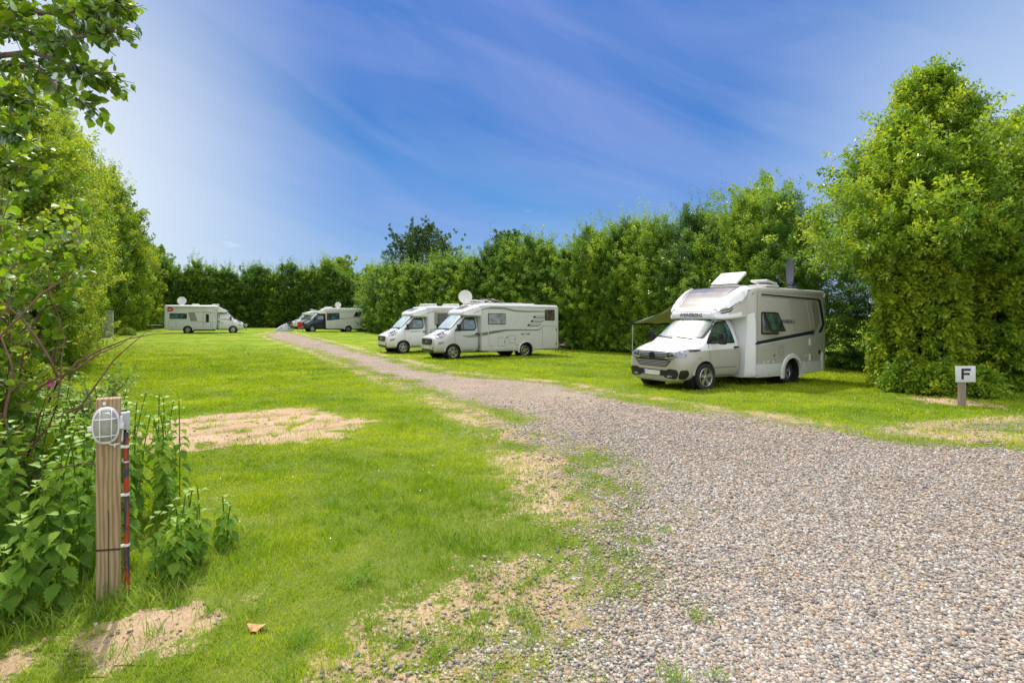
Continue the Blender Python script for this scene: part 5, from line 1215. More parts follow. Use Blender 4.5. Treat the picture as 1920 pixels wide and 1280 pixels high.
# ---- the big clipped hedge end on the right with its overgrown top
def block_tree(x, y, h, rb, ru, label, seed, nb=1500, upper=60, sz=.10, hb=3.6, cone=.75):
    z = gzf(x, y); root = empty('field_maple', (x, y, z), 0, label, 'tree', 'overgrown hedge end on the right')
    parts = []; lb = MB()
    if rb:
        me = crown_mesh('c', hb, lambda t: rb * (.92 + .08 * math.sin(t * 9)) * (1 - .25 * max(0, t - .8) / .2), nb, 46, sz * 1.05, z0=.05, upb=.1, lump=.14, tl=(.22, .45), shoots=0, seed=seed, inner=.3)
        n = len(me.vertices); V = np.zeros(n * 3, np.float32); me.vertices.foreach_get('co', V); T = np.zeros(n, np.float32); me.attributes['tint'].data.foreach_get('value', T)
        F = np.zeros(len(me.polygons) * 3, np.int32); me.loops.foreach_get('vertex_index', F); parts.append((V.reshape(-1, 3), F.reshape(-1, 3), np.clip(T * 1.0 + .08, 0, 1))); bpy.data.meshes.remove(me)
    if ru:
        pr = lambda t: ru * ((1 - t) ** cone * .96 + .035) * (1 if t > .12 else .72 + t * 2.3)
        parts.append(sprays(h, 3.1, pr, upper, 17, 44, sz * .9, up=.55, seed=seed, tl=(.3, .75), exp=1.25, limbs=lb))
        parts.append(sprays(h, 3.0, lambda t: pr(t) * .5, upper // 3, 12, 44, sz * .9, up=.7, seed=seed, tl=(.3, .7), limbs=None))
        k = 14; aa = rng.random(k) * 6.28; q = rng.random(k) * .4; Bq = np.stack([np.cos(aa) * q, np.sin(aa) * q, h * rng.uniform(.80, .93, k)], -1)
        parts.append(twig_leaves(Bq, unit(np.stack([np.cos(aa) * .2, np.sin(aa) * .2, np.ones(k)], -1)), rng.uniform(.5, 1.1, k), 60, sz * .75, spread=.13))
    V, F, T = join(parts)
    link('crown', npmesh('crown', V, F, tint=T), M['maple'], root)
    to = trunk_obj('trunk', h * .92, .11, root, M['twig'], 8, max(ru, rb) * .6, seed=seed)
    if lb.v: lb.build('limbs', M['twig'], root, 60)
    return root
bl = [(10.9, 14.6, 7.85, 1.25, 3.35, 1500, 210, 1.25), (12.0, 13.9, 5.6, 1.25, 1.9, 1500, 30, .6), (13.7, 14.9, 6.6, 1.3, 1.9, 1400, 44, .6), (10.15, 13.9, 4.6, 1.05, 1.3, 1400, 18, .5), (12.9, 17.0, 7.2, 1.3, 2.3, 500, 50, 1.1), (15.0, 16.4, 7.7, 1.4, 2.0, 500, 56, 1.0), (17.0, 17.6, 7.4, 1.4, 2.0, 300, 40, .6)]
bll = ['tallest field maple of the clipped hedge end, its peaked top highest on the right', 'field maple of the clipped hedge end directly behind the F sign', 'field maple of the hedge end, right of the F sign', 'low clipped field maple at the front left corner of the hedge end', 'field maple in the back row of the hedge end', 'field maple of the hedge end at the right edge', 'outermost field maple of the hedge end, cut by the right edge']
for i, (x, y, h, rb, ru, nb_, up_, cn_) in enumerate(bl): block_tree(x, y, h, rb, ru, bll[i], 60 + i * 3, nb=nb_, upper=up_, cone=cn_)
# ---- low bushes in the gap and at the hedge foot
def bush(px, py, r, h, mat, label, group, ntw=160, per=36, size=.07, name='bush', seed=0, xy=None):
    x, y = xy or P(px, py); z = gzf(x, y); root = empty(name, (x, y, z), 0, label, 'bush', group)
    me = crown_mesh('foliage', h, lambda t: r * math.sqrt(max(.04, 1 - t * t)), ntw, per, size, z0=.02, upb=.5, lump=.4, tl=(.2, .4), shoots=0, seed=seed)
    link('foliage', me, mat, root); b = MB()
    for k in range(5): b.tube([(0, 0, -.05), (r * .4 * math.cos(k * 1.3), r * .4 * math.sin(k * 1.3), h * .7)], [.012, .004], 5)
    b.build('stem', M['bark'], root); return root
for i, px in enumerate(range(1556, 1676, 13)): bush(px, 688 + (i % 3) * 2, .45, .5, M['hedge'], 'low bush in the row under the overhanging trees, right of the nearest motorhome', 'low bushes in the hedge gap', 200, seed=i)
for i, (px, py, r_, h_) in enumerate([(1700, 736, .45, .7), (1745, 740, .5, .65), (1790, 742, .4, .6), (1835, 746, .45, .6), (1680, 722, .4, .7)]): bush(px, py, r_, h_, M['maple'], 'leafy shoots at the foot of the clipped hedge end', 'shoots at the foot of the hedge end', 130, size=.09, seed=30 + i)
for i, (px, py) in enumerate([(60, 735), (85, 715), (110, 692), (135, 672), (160, 652), (238, 629)]): bush(px, py, .5 + .25 * (i > 3), .6, M['hedgeleft'], 'weedy bush along the foot of the left hedge', 'bushes at the foot of the left hedge', 160, seed=50 + i)

# ------------------------------------------------------------------ left foreground: nettles, rose, bramble, alder
def nettle_plant(h, nodes, size, seed):
    rd = np.random.default_rng(seed); parts = []; C = []; D = []; S = []; T = []
    lx, ly = rd.uniform(-.12, .12, 2)
    for k in range(nodes):
        t = .15 + .85 * (k + .5) / nodes; z = h * t; s_ = size * (1.25 - .75 * t) * rd.uniform(.85, 1.1) if t > .3 else size * .8
        for q in range(2):
            a = (k % 2) * math.pi / 2 + q * math.pi + rd.uniform(-.6, .6)
            C.append((lx * t * t * h, ly * t * t * h, z)); dn = -.35 - .5 * (1 - t) if t < .9 else .3
            D.append((math.cos(a), math.sin(a), dn)); S.append(s_); T.append(.25 + .5 * t + rd.uniform(-.15, .15))
    C, D, S, T = map(np.array, (C, D, S, T)); D = unit(D); C = C + D * .02
    U = np.tile([0, 0, 1.], (len(C), 1)) + rd.normal(size=(len(C), 3)) * .15
    # serrated leaf: 12 outline points + midrib
    X = unit(np.cross(D, U)); Nn = np.cross(X, D); S_ = S[:, None]
    ol = [(0, 0)]; m_ = 6
    wv = [.20, .34, .36, .30, .20, .09]
    for i in range(m_):
        l = (i + .5) / m_; ol.append((l * .95 - .03, wv[i] * .86)); ol.append((l * .95 + .05, wv[i] * 1.08))
    right = ol[1:]; pts = [(0, 0)] + right + [(1.05, 0)] + [(a, -b) for a, b in reversed(right)]
    vs = [C + D * S_ * a + X * S_ * b + Nn * S_ * (abs(b) * .35 - .22 * a * a) for a, b in pts]
    mid = [C + D * S_ * a - Nn * S_ * .22 * a * a for a in (.5,)]
    vs += mid; n0 = len(pts); f = []
    for i in range(n0):
        a_, b_ = i, (i + 1) % n0; l = (pts[a_][0] + pts[b_][0]) / 2; f.append([a_, b_, n0])
    f = np.array(f); V = np.stack(vs, 1).reshape(-1, 3); F = (f[None] + (np.arange(len(C)) * len(vs))[:, None, None]).reshape(-1, 3)
    # stem as thin 3-sided tube
    st = []; sf = []; nseg = 5
    for i in range(nseg + 1):
        t = i / nseg
        for k in range(3): st.append((lx * t * t * h + .005 * math.cos(k * 2.1), ly * t * t * h + .005 * math.sin(k * 2.1), h * t))
    for i in range(nseg):
        for k in range(3):
            a_, b_ = i * 3 + k, i * 3 + (k + 1) % 3; sf += [[a_, b_, b_ + 3], [a_, b_ + 3, a_ + 3]]
    return join([(V, F, np.repeat(T, len(vs))), (np.array(st), np.array(sf), np.full(len(st), .3))])
def patch(name, spots, hs, label, gen, mat, kind='stuff'):
    parts = []
    for i, (x, y) in enumerate(spots):
        V, F, T = gen(hs(x, y), i); a = random.uniform(0, 6.28); ca, sa = math.cos(a), math.sin(a)
        V2 = np.stack([V[:, 0] * ca - V[:, 1] * sa + x, V[:, 0] * sa + V[:, 1] * ca + y, V[:, 2] + gzf(x, y)], -1); parts.append((V2, F, np.clip(T + random.uniform(-.12, .12), 0, 1)))
    V, F, T = join(parts); o = link(name, npmesh(name, V, F, tint=T), mat); tag(o, label, kind=kind); return o
def region(poly, n):
    w_ = [P(*p) if p[1] > 600 else p for p in poly]; xs = [p[0] for p in w_]; ys = [p[1] for p in w_]; r_ = []
    while len(r_) < n:
        x = random.uniform(min(xs), max(xs)); y = random.uniform(min(ys), max(ys))
        if poly_sd(np.array([x]), np.array([y]), w_)[0] > 0: r_.append((x, y))
    return r_
PX, PY = P(203, 1128)      # foot of the lamp post
def nh(x, y): return random.uniform(.78, 1.0) * (1.02 if y > 3.3 else .85) * (1.0 if x < PX - .1 else .72)
zone = [(-5.2, 3.2), (-3.2, 3.05), (PX - .16, PY - .02), (PX - .05, 3.9), (-2.9, 5.0), (-4.2, 5.6), (-6.5, 5.4)]
patch('nettles', region(zone, 190), nh, 'dense stinging nettles with serrated leaves left of the lamp post', lambda h, i: nettle_plant(h, 13, .115, i), M['nettle'])
zone2 = [(PX + .10, PY + .05), (PX + .36, PY + .12), (PX + .42, PY + .8), (PX + .25, PY + 1.1), (PX + .05, PY + .7)]
patch('nettles', region(zone2, 13), lambda x, y: random.uniform(.32, .58), 'thinner nettles growing right of the lamp post', lambda h, i: nettle_plant(h, 9, .10, 500 + i), M['nettle'])
zone3 = [(-4.2, 2.6), (-2.3, 2.55), (PX - .12, PY - .12), (-3.2, 3.1), (-4.4, 3.2)]
patch('nettles', region(zone3, 26), lambda x, y: random.uniform(.35, .6), 'short nettles at the front of the thicket, lower left', lambda h, i: nettle_plant(h, 7, .12, 900 + i), M['nettle'])
# tall grass round the post and thicket
tz = region([(-3.6, 2.5), (-1.5, 2.5), (-1.35, 3.2), (PX + .75, PY + .6), (PX + .5, PY + 1.3), (PX - .2, PY + .6), (-3.5, 3.2)], 2600) + region([(PX - .5, PY - .45), (PX + .35, PY - .2), (PX + .3, PY + .3), (PX - .4, PY + .15)], 900)
tx = np.array([p[0] for p in tz]); ty_ = np.array([p[1] for p in tz]); gm, dm = masks(tx, ty_); kk = (dm < .45) | (rng.random(len(tx)) < .08); tx, ty_ = tx[kk], ty_[kk]
o = blades(tx, ty_, rng.uniform(.05, .17, len(tx)), rng.uniform(.003, .0055, len(tx)), rng.uniform(.3, 1.1, len(tx)), rng.random(len(tx)), 'tall_grass', M['tallgrass']); tag(o, 'long rough grass round the foot of the lamp post and nettles', kind='stuff')
cz_ = region([(-.5, 1.9), (.9, 1.9), (1.2, 4.0), (.9, 7), (-.5, 4)], 900) + region([(-2.2, 2.4), (.2, 2.2), (.3, 5), (-2, 6)], 1500)
cl_ = []
for (x, y) in cz_[::22]:
    for _ in range(34): cl_.append((x + random.gauss(0, .035), y + random.gauss(0, .035)))
tx = np.array([p[0] for p in cl_]); ty_ = np.array([p[1] for p in cl_]); o = blades(tx, ty_, rng.uniform(.05, .12, len(tx)), np.full(len(tx), .0045), rng.uniform(.4, 1.2, len(tx)), rng.random(len(tx)) * .8, 'grass_tufts', M['tallgrass']); tag(o, 'coarser grass tufts scattered in the near lawn', kind='stuff')

def stems_bush(name, label, cat, base, n_stems, h, mat, leafsz, seed, lean=(0, 0), arch=.5, per=22, twigs=5, big=True, wr=.72, thick=.010, red=True, group=None, xmax=99):
    rd = random.Random(seed); x, y = base; root = empty(name, (x, y, gzf(x, y)), 0, label, cat, group)
    b = MB(); Bs = []; Ds = []; Ls = []
    for k in range(n_stems):
        a = rd.uniform(0, 6.28); hh = h * rd.uniform(.55, 1.05); r0 = rd.uniform(0, .25)
        p0 = Vector((math.cos(a) * r0, math.sin(a) * r0, -.05)); d = Vector((math.cos(a) * arch + lean[0], math.sin(a) * arch + lean[1], 1.2)).normalized()
        pts = [p0]; p = p0.copy()
        for s_ in range(7):
            if p.x > xmax: d.x = -abs(d.x) - .3
            if xmax < 9 and p.y < -.35: d.y = abs(d.y) + .3
            d = (d + Vector((rd.uniform(-.18, .18), rd.uniform(-.18, .18), -.05 * s_ * arch))).normalized(); p = p + d * hh / 6.5; pts.append(p.copy())
            if s_ > 0:
                for _ in range(twigs):
                    td = (d * .4 + Vector((rd.uniform(-1, 1), rd.uniform(-1, 1), rd.uniform(-.3, .7)))).normalized(); l = rd.uniform(.15, .38)
                    q = p + d * rd.uniform(-.15, 0); b.tube([q, q + td * l * .6, q + td * l + Vector((0, 0, -.02))], [.004, .003, .0015], 5); Bs.append(q[:]); Ds.append(td[:]); Ls.append(l)
        b.tube(pts, [thick * (1.25 - .15 * i) for i in range(8)], 7)
    b.build('branches', M['twig'] if red else M['bark'], root, 60)
    V, F, T = twig_leaves(np.array(Bs), unit(np.array(Ds)), np.array(Ls) * 1.15, per, leafsz, spread=.025, big=big, wr=wr)
    link('foliage', npmesh('foliage', V, F, tint=T), mat, root); return root
stems_bush('rose_bush', 'wild rose bush with small pale-green leaves and one pink flower, above the nettles', 'bush', (-5.15, 6.2), 16, 1.05, M['rose'], .05, 3, twigs=6, per=16, big=False)
fl = bpy.data.objects['rose_bush']
fb = MB()
fx, fy = (97 - CX) / FPX * 5.75, 5.75; fz = (HZ - 718) / FPX * 5.75 + CAMZ
for k in range(5):
    a = k * 1.257; c0 = Vector((0, 0, 0)); d1 = Vector((math.cos(a), -.35, math.sin(a))); d2 = Vector((-math.sin(a), 0, math.cos(a)))
    fb.add([c0, d1 * .03 + d2 * .02, d1 * .045, d1 * .03 - d2 * .02], [(0, 1, 2, 3)])
o = fb.build('flower', M['pink'], fl); o.location = (fx - fl.location.x, fy - fl.location.y, fz - fl.location.z)
# leggy, half-bare brown-stemmed shrub with large bright leaves at the left edge
stems_bush('broad_leaved_shrub', 'leggy shrub with brown bare stems and broad bright leaves at the left edge', 'shrub', (-3.72, 3.75), 15, 3.0, M['bigleaf'], .085, 12, lean=(.0, -.05), arch=.3, twigs=5, per=10, wr=.75, thick=.010, xmax=.18)
stems_bush('broad_leaved_shrub', 'denser broad-leaved shrub just behind the leggy one at the left edge', 'shrub', (-5.6, 5.3), 22, 3.3, M['hedgeleft'], .06, 15, arch=.3, twigs=6, per=14, wr=.7, thick=.010, xmax=.3)
# dead bramble canes
br = MB(); rd = random.Random(5)
for k in range(34):
    p = Vector((-3.9 + rd.uniform(-.5, .55), 4.1 + rd.uniform(-.4, .4), 0)); d = Vector((rd.uniform(-.4, .7), rd.uniform(-.4, .2), 1)).normalized(); pts = [p.copy()]; z_ = gzf(p.x, p.y); p.z = z_ + rd.uniform(.0, 1.3); pts = [p.copy()]
    for s_ in range(6):
        d = (d + Vector((rd.uniform(-.3, .35), rd.uniform(-.2, .2), rd.uniform(-.35, .12)))).normalized(); p = p + d * rd.uniform(.1, .22); pts.append(p.copy())
    br.tube(pts, [.011, .010, .008, .007, .006, .004, .002], 6)
o = br.build('bramble', M['twig'], None, 60); tag(o, 'tangle of bare brown bramble canes above the rose bush at the left edge', 'bramble')

# alder reaching in from the left, top of the frame
root = empty('alder_tree', (-5.2, 4.0, gzf(-5.2, 4.0)), 0, 'alder with rounded leaves whose branches hang into the top left corner', 'tree')
zb = gzf(-5.2, 4.0); b = MB()
b.tube([(0, 0, -.1), (.1, 0, 1.5), (.0, .1, 3), (-.1, .1, 5), (0, 0, 6.5)], [.14, .12, .09, .06, .02], 12); b.build('trunk', M['bark'], root, 60)
def pw(px, py, D): return Vector(((px - CX) / FPX * D + 5.2, D - 4.0, (HZ - py) / FPX * D + CAMZ - zb))
brs = [([(-190, 120), (-90, 50), (10, 20), (90, 25), (150, 20), (205, 30), (232, 18)], 3.4, 26), ([(-160, 60), (-60, -20), (40, -30), (120, -25), (190, -15), (215, 5)], 3.5, 26), ([(-190, 120), (-60, 30), (30, 55), (95, 75), (150, 70), (200, 60)], 3.3, 20),
       ([(-190, 220), (-80, 150), (0, 105), (60, 98), (120, 118), (170, 140), (205, 145)], 3.5, 16), ([(-190, 250), (-60, 180), (20, 118), (70, 125), (110, 165), (150, 190), (178, 198)], 3.5, 10), ([(-180, 240), (-60, 190), (10, 180), (60, 190)], 3.8, 14), ([(-190, 330), (-60, 300), (20, 310), (70, 330)], 3.6, 14), ([(-190, 330), (-90, 260), (-10, 240), (40, 250)], 3.4, 14)]
bb = MB(); Bs = []; Ds = []; Ls = []; rd = random.Random(9)
for pts, D, k in brs:
    q = [pw(px, py, D + .25 * math.sin(i)) for i, (px, py) in enumerate(pts)]; q[0] = Vector((0, 0, q[0].z)) * 1.0
    bb.tube(q, [.022 * (1 - i / (len(q) + .2)) + .003 for i in range(len(q))], 7)
    for _ in range(k * 3):
        u_ = rd.uniform(.25, 1.0) * (len(q) - 1); i = min(int(u_), len(q) - 2); p = q[i].lerp(q[i + 1], u_ - i); dd_ = (q[i + 1] - q[i]).normalized()
        td = (dd_ * .7 + Vector((rd.uniform(-.6, .6), rd.uniform(-.7, .7), rd.uniform(-.7, .5)))).normalized(); l = rd.uniform(.05, .2)
        bb.tube([p, p + td * l], [.003, .0015], 4); Bs.append(p[:]); Ds.append(td[:]); Ls.append(l)
bb.build('branches', M['bark'], root, 60)
V, F, T = twig_leaves(np.array(Bs), unit(np.array(Ds)), np.array(Ls), 5, .060, spread=.02, big=True, wr=.86); link('foliage', npmesh('foliage', V, F, tint=T), M['alder'], root)
cn = MB()
for (px, py) in ((92, 75), (115, 70), (128, 45), (160, 160), (82, 145), (48, 132)):
    p = pw(px, py, 3.45); cn.lathe([(0, .02), (.007, .012), (.009, 0), (.006, -.014), (0, -.02)], 8, 'z', p)
cn.build('cones', M['twig'], root, 60)

# ------------------------------------------------------------------ lamp post
root = empty('lamp_post', (PX, PY, gzf(PX, PY)), R(33), 'short square timber post with an oval caged bulkhead lamp and a paint-flecked conduit', 'lamp post')
root.scale = (.84, .84, 1); k_ = PY / FPX; W = .138; Ht = 1.165
bm = bmesh.new(); bmesh.ops.create_cube(bm, size=1); bmesh.ops.scale(bm, vec=(W, .10, Ht + .2), verts=bm.verts); bmesh.ops.translate(bm, vec=(0, .05, Ht / 2 - .1), verts=bm.verts)
bmesh.ops.bevel(bm, geom=bm.edges[:], offset=.004, segments=1, affect='EDGES')
b = MB().frombm(bm); b.build('timber_post', M['post'], root)
b = MB(); b.box((0, -.0015, .30), (W + .002, .004, .010), Matrix.Rotation(.12, 3, 'Y')); b.box((.0, -.0012, .28), (.004, .003, .5)); b.build('crack', mat_simple('post_crack', (.05, .035, .025), .9), root)
b = MB(); b.lathe([(0, -.012), (.009, -.010), (.010, 0)], 12, 'y', (-.022, 0, Ht - .025)); b.build('pin', M['plastic'], root, 40)
def oval(a, bb_, n=40, p=2.6): return [(a * math.copysign(abs(math.cos(t)) ** (2 / p), math.cos(t)), bb_ * math.copysign(abs(math.sin(t)) ** (2 / p), math.sin(t))) for t in [2 * math.pi * k / n for k in range(n)]]
lz = Ht - .148; lx = -.012
lamp = MB(); rings = []
for (s_, y) in ((1.0, 0.0), (1.0, -.035), (.97, -.048), (.86, -.050), (.84, -.040)): rings.append([(lx + a * s_, y, lz + c_) for a, c_ in [(q[0] * .078, q[1] * .104 * s_) for q in oval(1, 1, 48, 2.5)]])
v, f = loft(rings, False); lamp.add(v, f); f0 = tuple(range(48))
for sx in (-1, 1): lamp.box((lx + sx * .085, -.025, lz - .012), (.03, .02, .028), bev=.004)
lampo = lamp.build('lamp_housing', M['plastic'], root, 40)
gl_ = MB(); rings = []
for (s_, y) in ((.86, -.040), (.84, -.052), (.76, -.066), (.60, -.078), (.38, -.085), (.15, -.087), (.02, -.0875)): rings.append([(lx + q[0] * .078 * s_, y, lz + q[1] * .104 * s_) for q in oval(1, 1, 48, 2.5)])
v, f = loft(rings, False); gl_.add(v, f)
m, t = nt('ribbed_lamp_glass'); p = N(t, 'ShaderNodeBsdfPrincipled'); tc = N(t, 'ShaderNodeTexCoord'); sp = N(t, 'ShaderNodeSeparateXYZ'); L(t, tc.outputs['Object'], sp.inputs[0])
wv = mth(t, 'SINE', mth(t, 'MULTIPLY', sp.outputs[2], 900)); bulb = noise(t, tc.outputs['Object'], 14, 2)
L(t, mixc(t, mth(t, 'MULTIPLY_ADD', wv, .5, .5), (.50, .48, .40), (.80, .79, .70)), p.inputs['Base Color']); p.inputs['Roughness'].default_value = .12; p.inputs['Transmission Weight'].default_value = .45; p.inputs['Coat Weight'].default_value = 1
bp = N(t, 'ShaderNodeBump'); bp.inputs['Strength'].default_value = .8; bp.inputs['Distance'].default_value = .002; L(t, wv, bp.inputs['Height']); L(t, bp.outputs[0], p.inputs['Normal']); out(t, p.outputs[0])
gl_.build('lamp_glass', m, lampo, 60)
bk = MB(); bk.lathe([(0, .0), (.020, -.004), (.026, -.02), (.024, -.034), (0, -.038)], 16, 'z', (lx, -.045, lz + .07)); bk.lathe([(0, .004), (.017, -.004), (.017, -.05), (0, -.054)], 12, 'z', (lx, -.04, lz + .02)); bk.build('bulb', M['plastic'], lampo, 40)
cg = MB()
for x in (-.030, .034):
    zz_ = .104 * .93 * (1 - abs(x / .078) ** 2.5) ** .4
    cg.tube([(lx + x, -.046, lz + zz_), (lx + x, -.075, lz + zz_ * .88), (lx + x, -.094, lz + zz_ * .5), (lx + x, -.097, lz), (lx + x, -.094, lz - zz_ * .5), (lx + x, -.075, lz - zz_ * .88), (lx + x, -.046, lz - zz_)], .0033, 8)
for z in (.042, -.052):
    xx = .078 * .93 * (1 - abs(z / .104) ** 2.5) ** .4
    cg.tube([(lx - xx, -.046, lz + z), (lx - xx * .85, -.078, lz + z), (lx - xx * .4, -.096, lz + z), (lx + xx * .4, -.096, lz + z), (lx + xx * .85, -.078, lz + z), (lx + xx, -.046, lz + z)], .0033, 8)
cg.build('wire_guard', M['plastic'], lampo, 60)
jb = MB(); jb.box((.095, .02, Ht - .135), (.052, .065, .098), bev=.004); jb.box((.112, .02, Ht - .135), (.02, .07, .103), bev=.004); jo = jb.build('junction_box', M['greyplastic'], root, 40)
jb = MB(); jb.box((.074, -.018, Ht - .125), (.016, .014, .05), bev=.003); jb.box((.082, -.022, Ht - .148), (.016, .006, .02), bev=.002); jb.build('clip', M['plastic'], jo, 40)
cb_ = MB(); cb_.tube([(.0, -.02, Ht - .252), (.02, -.02, Ht - .262), (.06, -.012, Ht - .262), (.076, 0, Ht - .25), (.082, .01, Ht - .185)], .0055, 8); cb_.box((.036, -.018, Ht - .266), (.010, .012, .02)); cb_.build('cable', M['plastic'], root, 60)
m, t = nt('flecked_conduit'); p = N(t, 'ShaderNodeBsdfPrincipled'); tc = N(t, 'ShaderNodeTexCoord'); mpp = N(t, 'ShaderNodeMapping'); mpp.inputs['Scale'].default_value = (14, 14, 5); L(t, tc.outputs['Object'], mpp.inputs[0])
L(t, ramp(t, noise(t, mpp.outputs[0], 1.6, 5, .7), [(.46, (.035, .045, .07)), (.53, (.42, .04, .015))]).outputs[0], p.inputs['Base Color']); p.inputs['Roughness'].default_value = .55; out(t, p.outputs[0])
cd = MB(); cd.tube([(.100, .02, Ht - .205), (.102, .02, .7), (.105, .02, .2), (.108, .02, -.08)], .0155, 12); cdo = cd.build('conduit', m, root, 60)
ca_ = MB(); ca_.tube([(.094, .02, Ht - .18), (.095, .02, Ht - .21)], .008, 8); ca_.build('cable_end', M['rubber'], cdo)
for z in (Ht - .285, Ht - .565, Ht - .86):
    cc_ = MB(); cc_.lathe([(.0172, -.008), (.0185, -.008), (.0185, .008), (.0172, .008)], 16, 'z', (.100 + (Ht - z) * .005, .02, z)); cc_.box((.078, .01, z), (.03, .012, .015), bev=.002); cc_.build('pipe_clip', M['plastic'], root, 40)
cc_ = MB(); cc_.lathe([(.0160, -.004), (.0170, -.004), (.0170, .004), (.0160, .004)], 16, 'z', (.100, .02, Ht - .375)); cc_.build('tape_ring', M['signgrey'], root, 40)

# ------------------------------------------------------------------ F sign
sx, sy = P(1806, 763); root = empty('pitch_sign', (sx, sy, gzf(sx, sy)), R(4), 'small pale square sign with a black letter F on a short wooden post', 'sign')
b = MB(); b.box((0, .03, .20), (.125, .06, .62), bev=.006); b.build('wooden_post', M['postgrey'], root)
b = MB(); b.box((.035, -.012, .64), (.40, .022, .31), bev=.004); so1 = b.build('sign_board', M['signgrey'], root, 40); 
b = MB(); b.box((.225, .0, .64), (.012, .03, .31)); b.build('board_edge', M['navy'], so1)
b = MB(); b.box((-.035, -.025, .645), (.048, .004, .21)); b.box((.045, -.0256, .727), (.17, .004, .046)); b.box((.035, -.0256, .645), (.15, .004, .042)); b.build('letter', M['black'], so1)
# small distant pitch signs
for (px, py, lab) in ((461.5, 619, 'tiny white pitch sign on a post by the nose of the far left motorhome'), (1919, 722, 'thin pale post with plate at the right edge beside the hedge end')):
    x, y = P(px, py); root = empty('pitch_sign', (x, y, gzf(x, y)), 0, lab, 'sign'); b = MB()
    if px < 1000:
        b.box((0, 0, .2), (.08, .08, .6)); b.build('wooden_post', M['postgrey'], root); b = MB(); b.box((0, -.05, .62), (.30, .03, .27), bev=.005); b.build('sign_board', M['signgrey'], root)
        b = MB(); b.box((0, -.068, .62), (.10, .004, .12)); b.build('letter', M['black'], root)
    else:
        b.box((.03, 0, .35), (.07, .05, .9), bev=.005); b.build('post_body', M['greyplastic'], root)

# ------------------------------------------------------------------ electrical cabinet by the left hedge
cx_, cy_ = P(199, 632); root = empty('electric_cabinet', (cx_, cy_, gzf(cx_, cy_)), R(28), 'grey electricity cabinet with a yellow sticker standing against the left hedge', 'cabinet')
root.scale = (1.0, 1.0, 1.35); b = MB(); b.box((0, 0, .78), (.95, .42, 1.56), bev=.02); b.build('cabinet_body', M['concrete'], root, 40)
b = MB(); b.box((0, 0, 1.60), (1.02, .50, .08), bev=.02); b.build('cabinet_roof', M['concrete'], root, 40)
b = MB(); b.box((.479, 0, .80), (.012, .36, 1.35), bev=.004); d0 = b.build('cabinet_door', M['signgrey'], root, 40)
b = MB(); b.box((.49, 0, .38), (.01, .26, .14)); b.build('warning_sticker', M['yellow'], d0); b = MB(); b.box((.50, -.14, .9), (.03, .03, .16)); b.build('handle', M['black'], d0)

# ------------------------------------------------------------------ camping gear
def folding_table(px, py, label, rz=0, wl=1.0):
    x, y = P(px, py); root = empty('folding_table', (x, y, gzf(x, y)), rz, label, 'table')
    b = MB(); b.box((0, 0, .72), (wl, .6, .035), bev=.01); b.build('tabletop', M['greyplastic'], root, 40)
    for s_ in (-1, 1):
        b = MB(); b.tube([(-wl * .45, s_ * .26, 0), (wl * .3, s_ * .26, .71)], .015); b.tube([(wl * .45, s_ * .26, 0), (-wl * .3, s_ * .26, .71)], .015); b.build('leg', M['grey'], root)
    return root
folding_table(290, 622, 'low folding camp table behind the far left motorhome', R(10), 1.3)
def camp_chair(px, py, label, mat, rz=0):
    x, y = P(px, py); root = empty('folding_chair', (x, y, gzf(x, y)), rz, label, 'chair')
    b = MB(); b.box((0, 0, .43), (.5, .46, .03), bev=.01); b.build('seat', mat, root)
    b = MB(); b.box((0, .26, .78), (.5, .03, .66), Matrix.Rotation(-.22, 3, 'X'), bev=.01); b.build('backrest', mat, root)
    for sx_ in (-1, 1):
        b = MB(); b.tube([(sx_ * .26, -.25, 0), (sx_ * .26, .2, .45), (sx_ * .26, .33, 1.1)], .014); b.build('leg', M['grey'], root); b = MB(); b.tube([(sx_ * .26, .28, 0), (sx_ * .26, -.2, .62)], .014); b.build('leg', M['grey'], root)
        b = MB(); b.box((sx_ * .27, 0, .64), (.05, .4, .03), bev=.01); b.build('armrest', M['black'], root)
    return root
camp_chair(563, 621.5, 'red folding chair between the low white camper and the blue-cabbed motorhome', M['cloth_red'], R(30))
camp_chair(1052, 660, 'reddish folding chair leaning behind the tail of the silver-cabbed motorhome', mat_simple('faded_pink_cloth', (.42, .2, .25), .8), R(70))
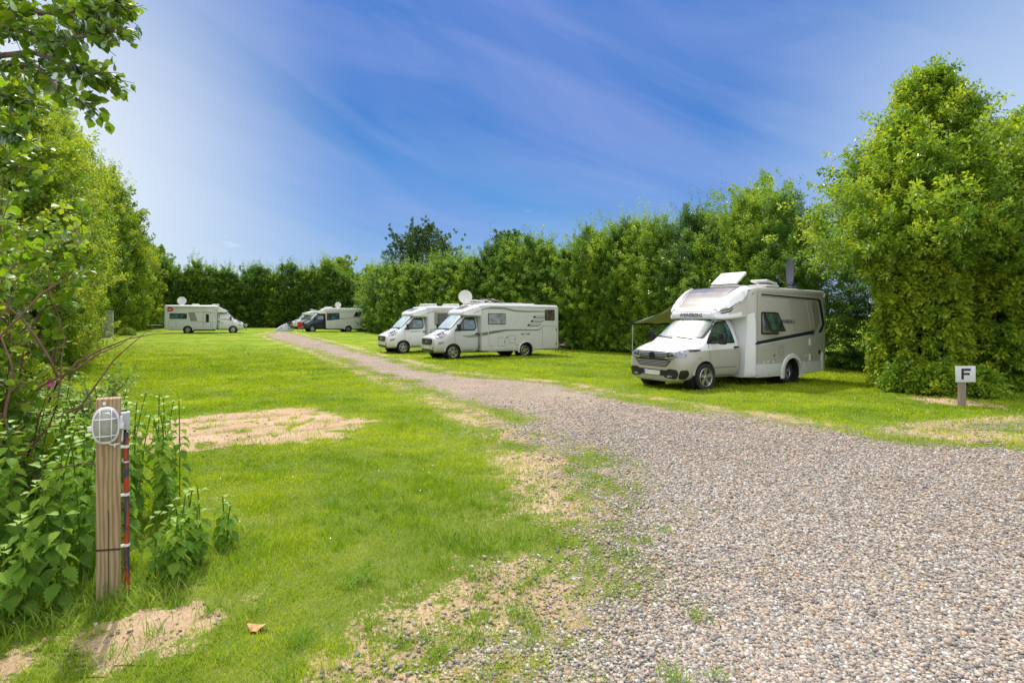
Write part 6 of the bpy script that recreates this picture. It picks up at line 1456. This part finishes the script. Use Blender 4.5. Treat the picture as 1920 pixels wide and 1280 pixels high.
# small pale tent / tarp
x, y = P(530, 620.5); v = [(-.9, -.5, 0), (.75, -.55, 0), (.9, .6, 0), (-.8, .6, 0), (.45, 0, .95), (.0, -.45, .55), (-.35, .1, .55), (.75, .1, .5)]
o = MB().add(v, [(0, 5, 6), (0, 1, 5), (1, 4, 5), (1, 7, 4), (1, 2, 7), (2, 4, 7), (2, 3, 4), (3, 6, 4), (3, 0, 6), (4, 6, 5)]).build('small_tent', M['tarp']); o.location = (x, y, gzf(x, y)); tag(o, 'small pale blue tent at the left of the parked bicycles', 'tent')
# bicycles
def bicycle(px, py, label, colm, rz):
    x, y = P(px, py); root = empty('bicycle', (x, y, gzf(x, y)), rz, label, 'bicycle')
    for wx in (-.52, .52):
        b = MB(); b.lathe([(.32, -.02), (.345, 0), (.32, .02), (.31, 0)], 28, 'y', (wx, 0, .345), closed=True)
        for k in range(8): b.tube([(wx, 0, .345), (wx + .31 * math.cos(k * .785), 0, .345 + .31 * math.sin(k * .785))], .003, 3)
        b.build('wheel', M['rubber'], root)
    b = MB(); A, Bp, Cc, Dd, E_ = (-.52, 0, .345), (-.08, 0, .32), (-.22, 0, .82), (.34, 0, .85), (.52, 0, .345)
    for a_, b2 in ((A, Bp), (A, Cc), (Bp, Cc), (Cc, Dd), (Bp, Dd), (Dd, E_)): b.tube([a_, b2], .018, 6)
    b.build('bicycle_frame', colm, root); b = MB(); b.box((-.25, 0, .93), (.26, .14, .06), bev=.02); b.build('saddle', M['black'], root); b = MB(); b.tube([(.32, 0, .85), (.30, 0, 1.05)], .014); b.tube([(.22, -.28, 1.06), (.32, 0, 1.06), (.22, .28, 1.06)], .014); b.build('handlebar', M['black'], root)
bicycle(539, 620.5, 'dark bicycle parked beside the pale tent', M['black'], R(60)); bicycle(543, 620.8, 'silver bicycle next to the dark one, nearer the low white camper', M['greyplastic'], R(75))
# fallen leaf in the grass
x, y = P(481, 1183); v = []; f = []
for k in range(10):
    a = k * .628; v.append((.05 * math.cos(a) * (1 + .25 * math.sin(3 * a)), .035 * math.sin(a), .012 * math.cos(2 * a)))
v.append((0, 0, .0)); f = [(k, (k + 1) % 10, 10) for k in range(10)]
o = MB().add(v, f).build('fallen_leaf', M['dryleaf']); o.location = (x, y, gzf(x, y) + .028); tag(o, 'dry orange-brown leaf lying in the near grass', 'leaf')
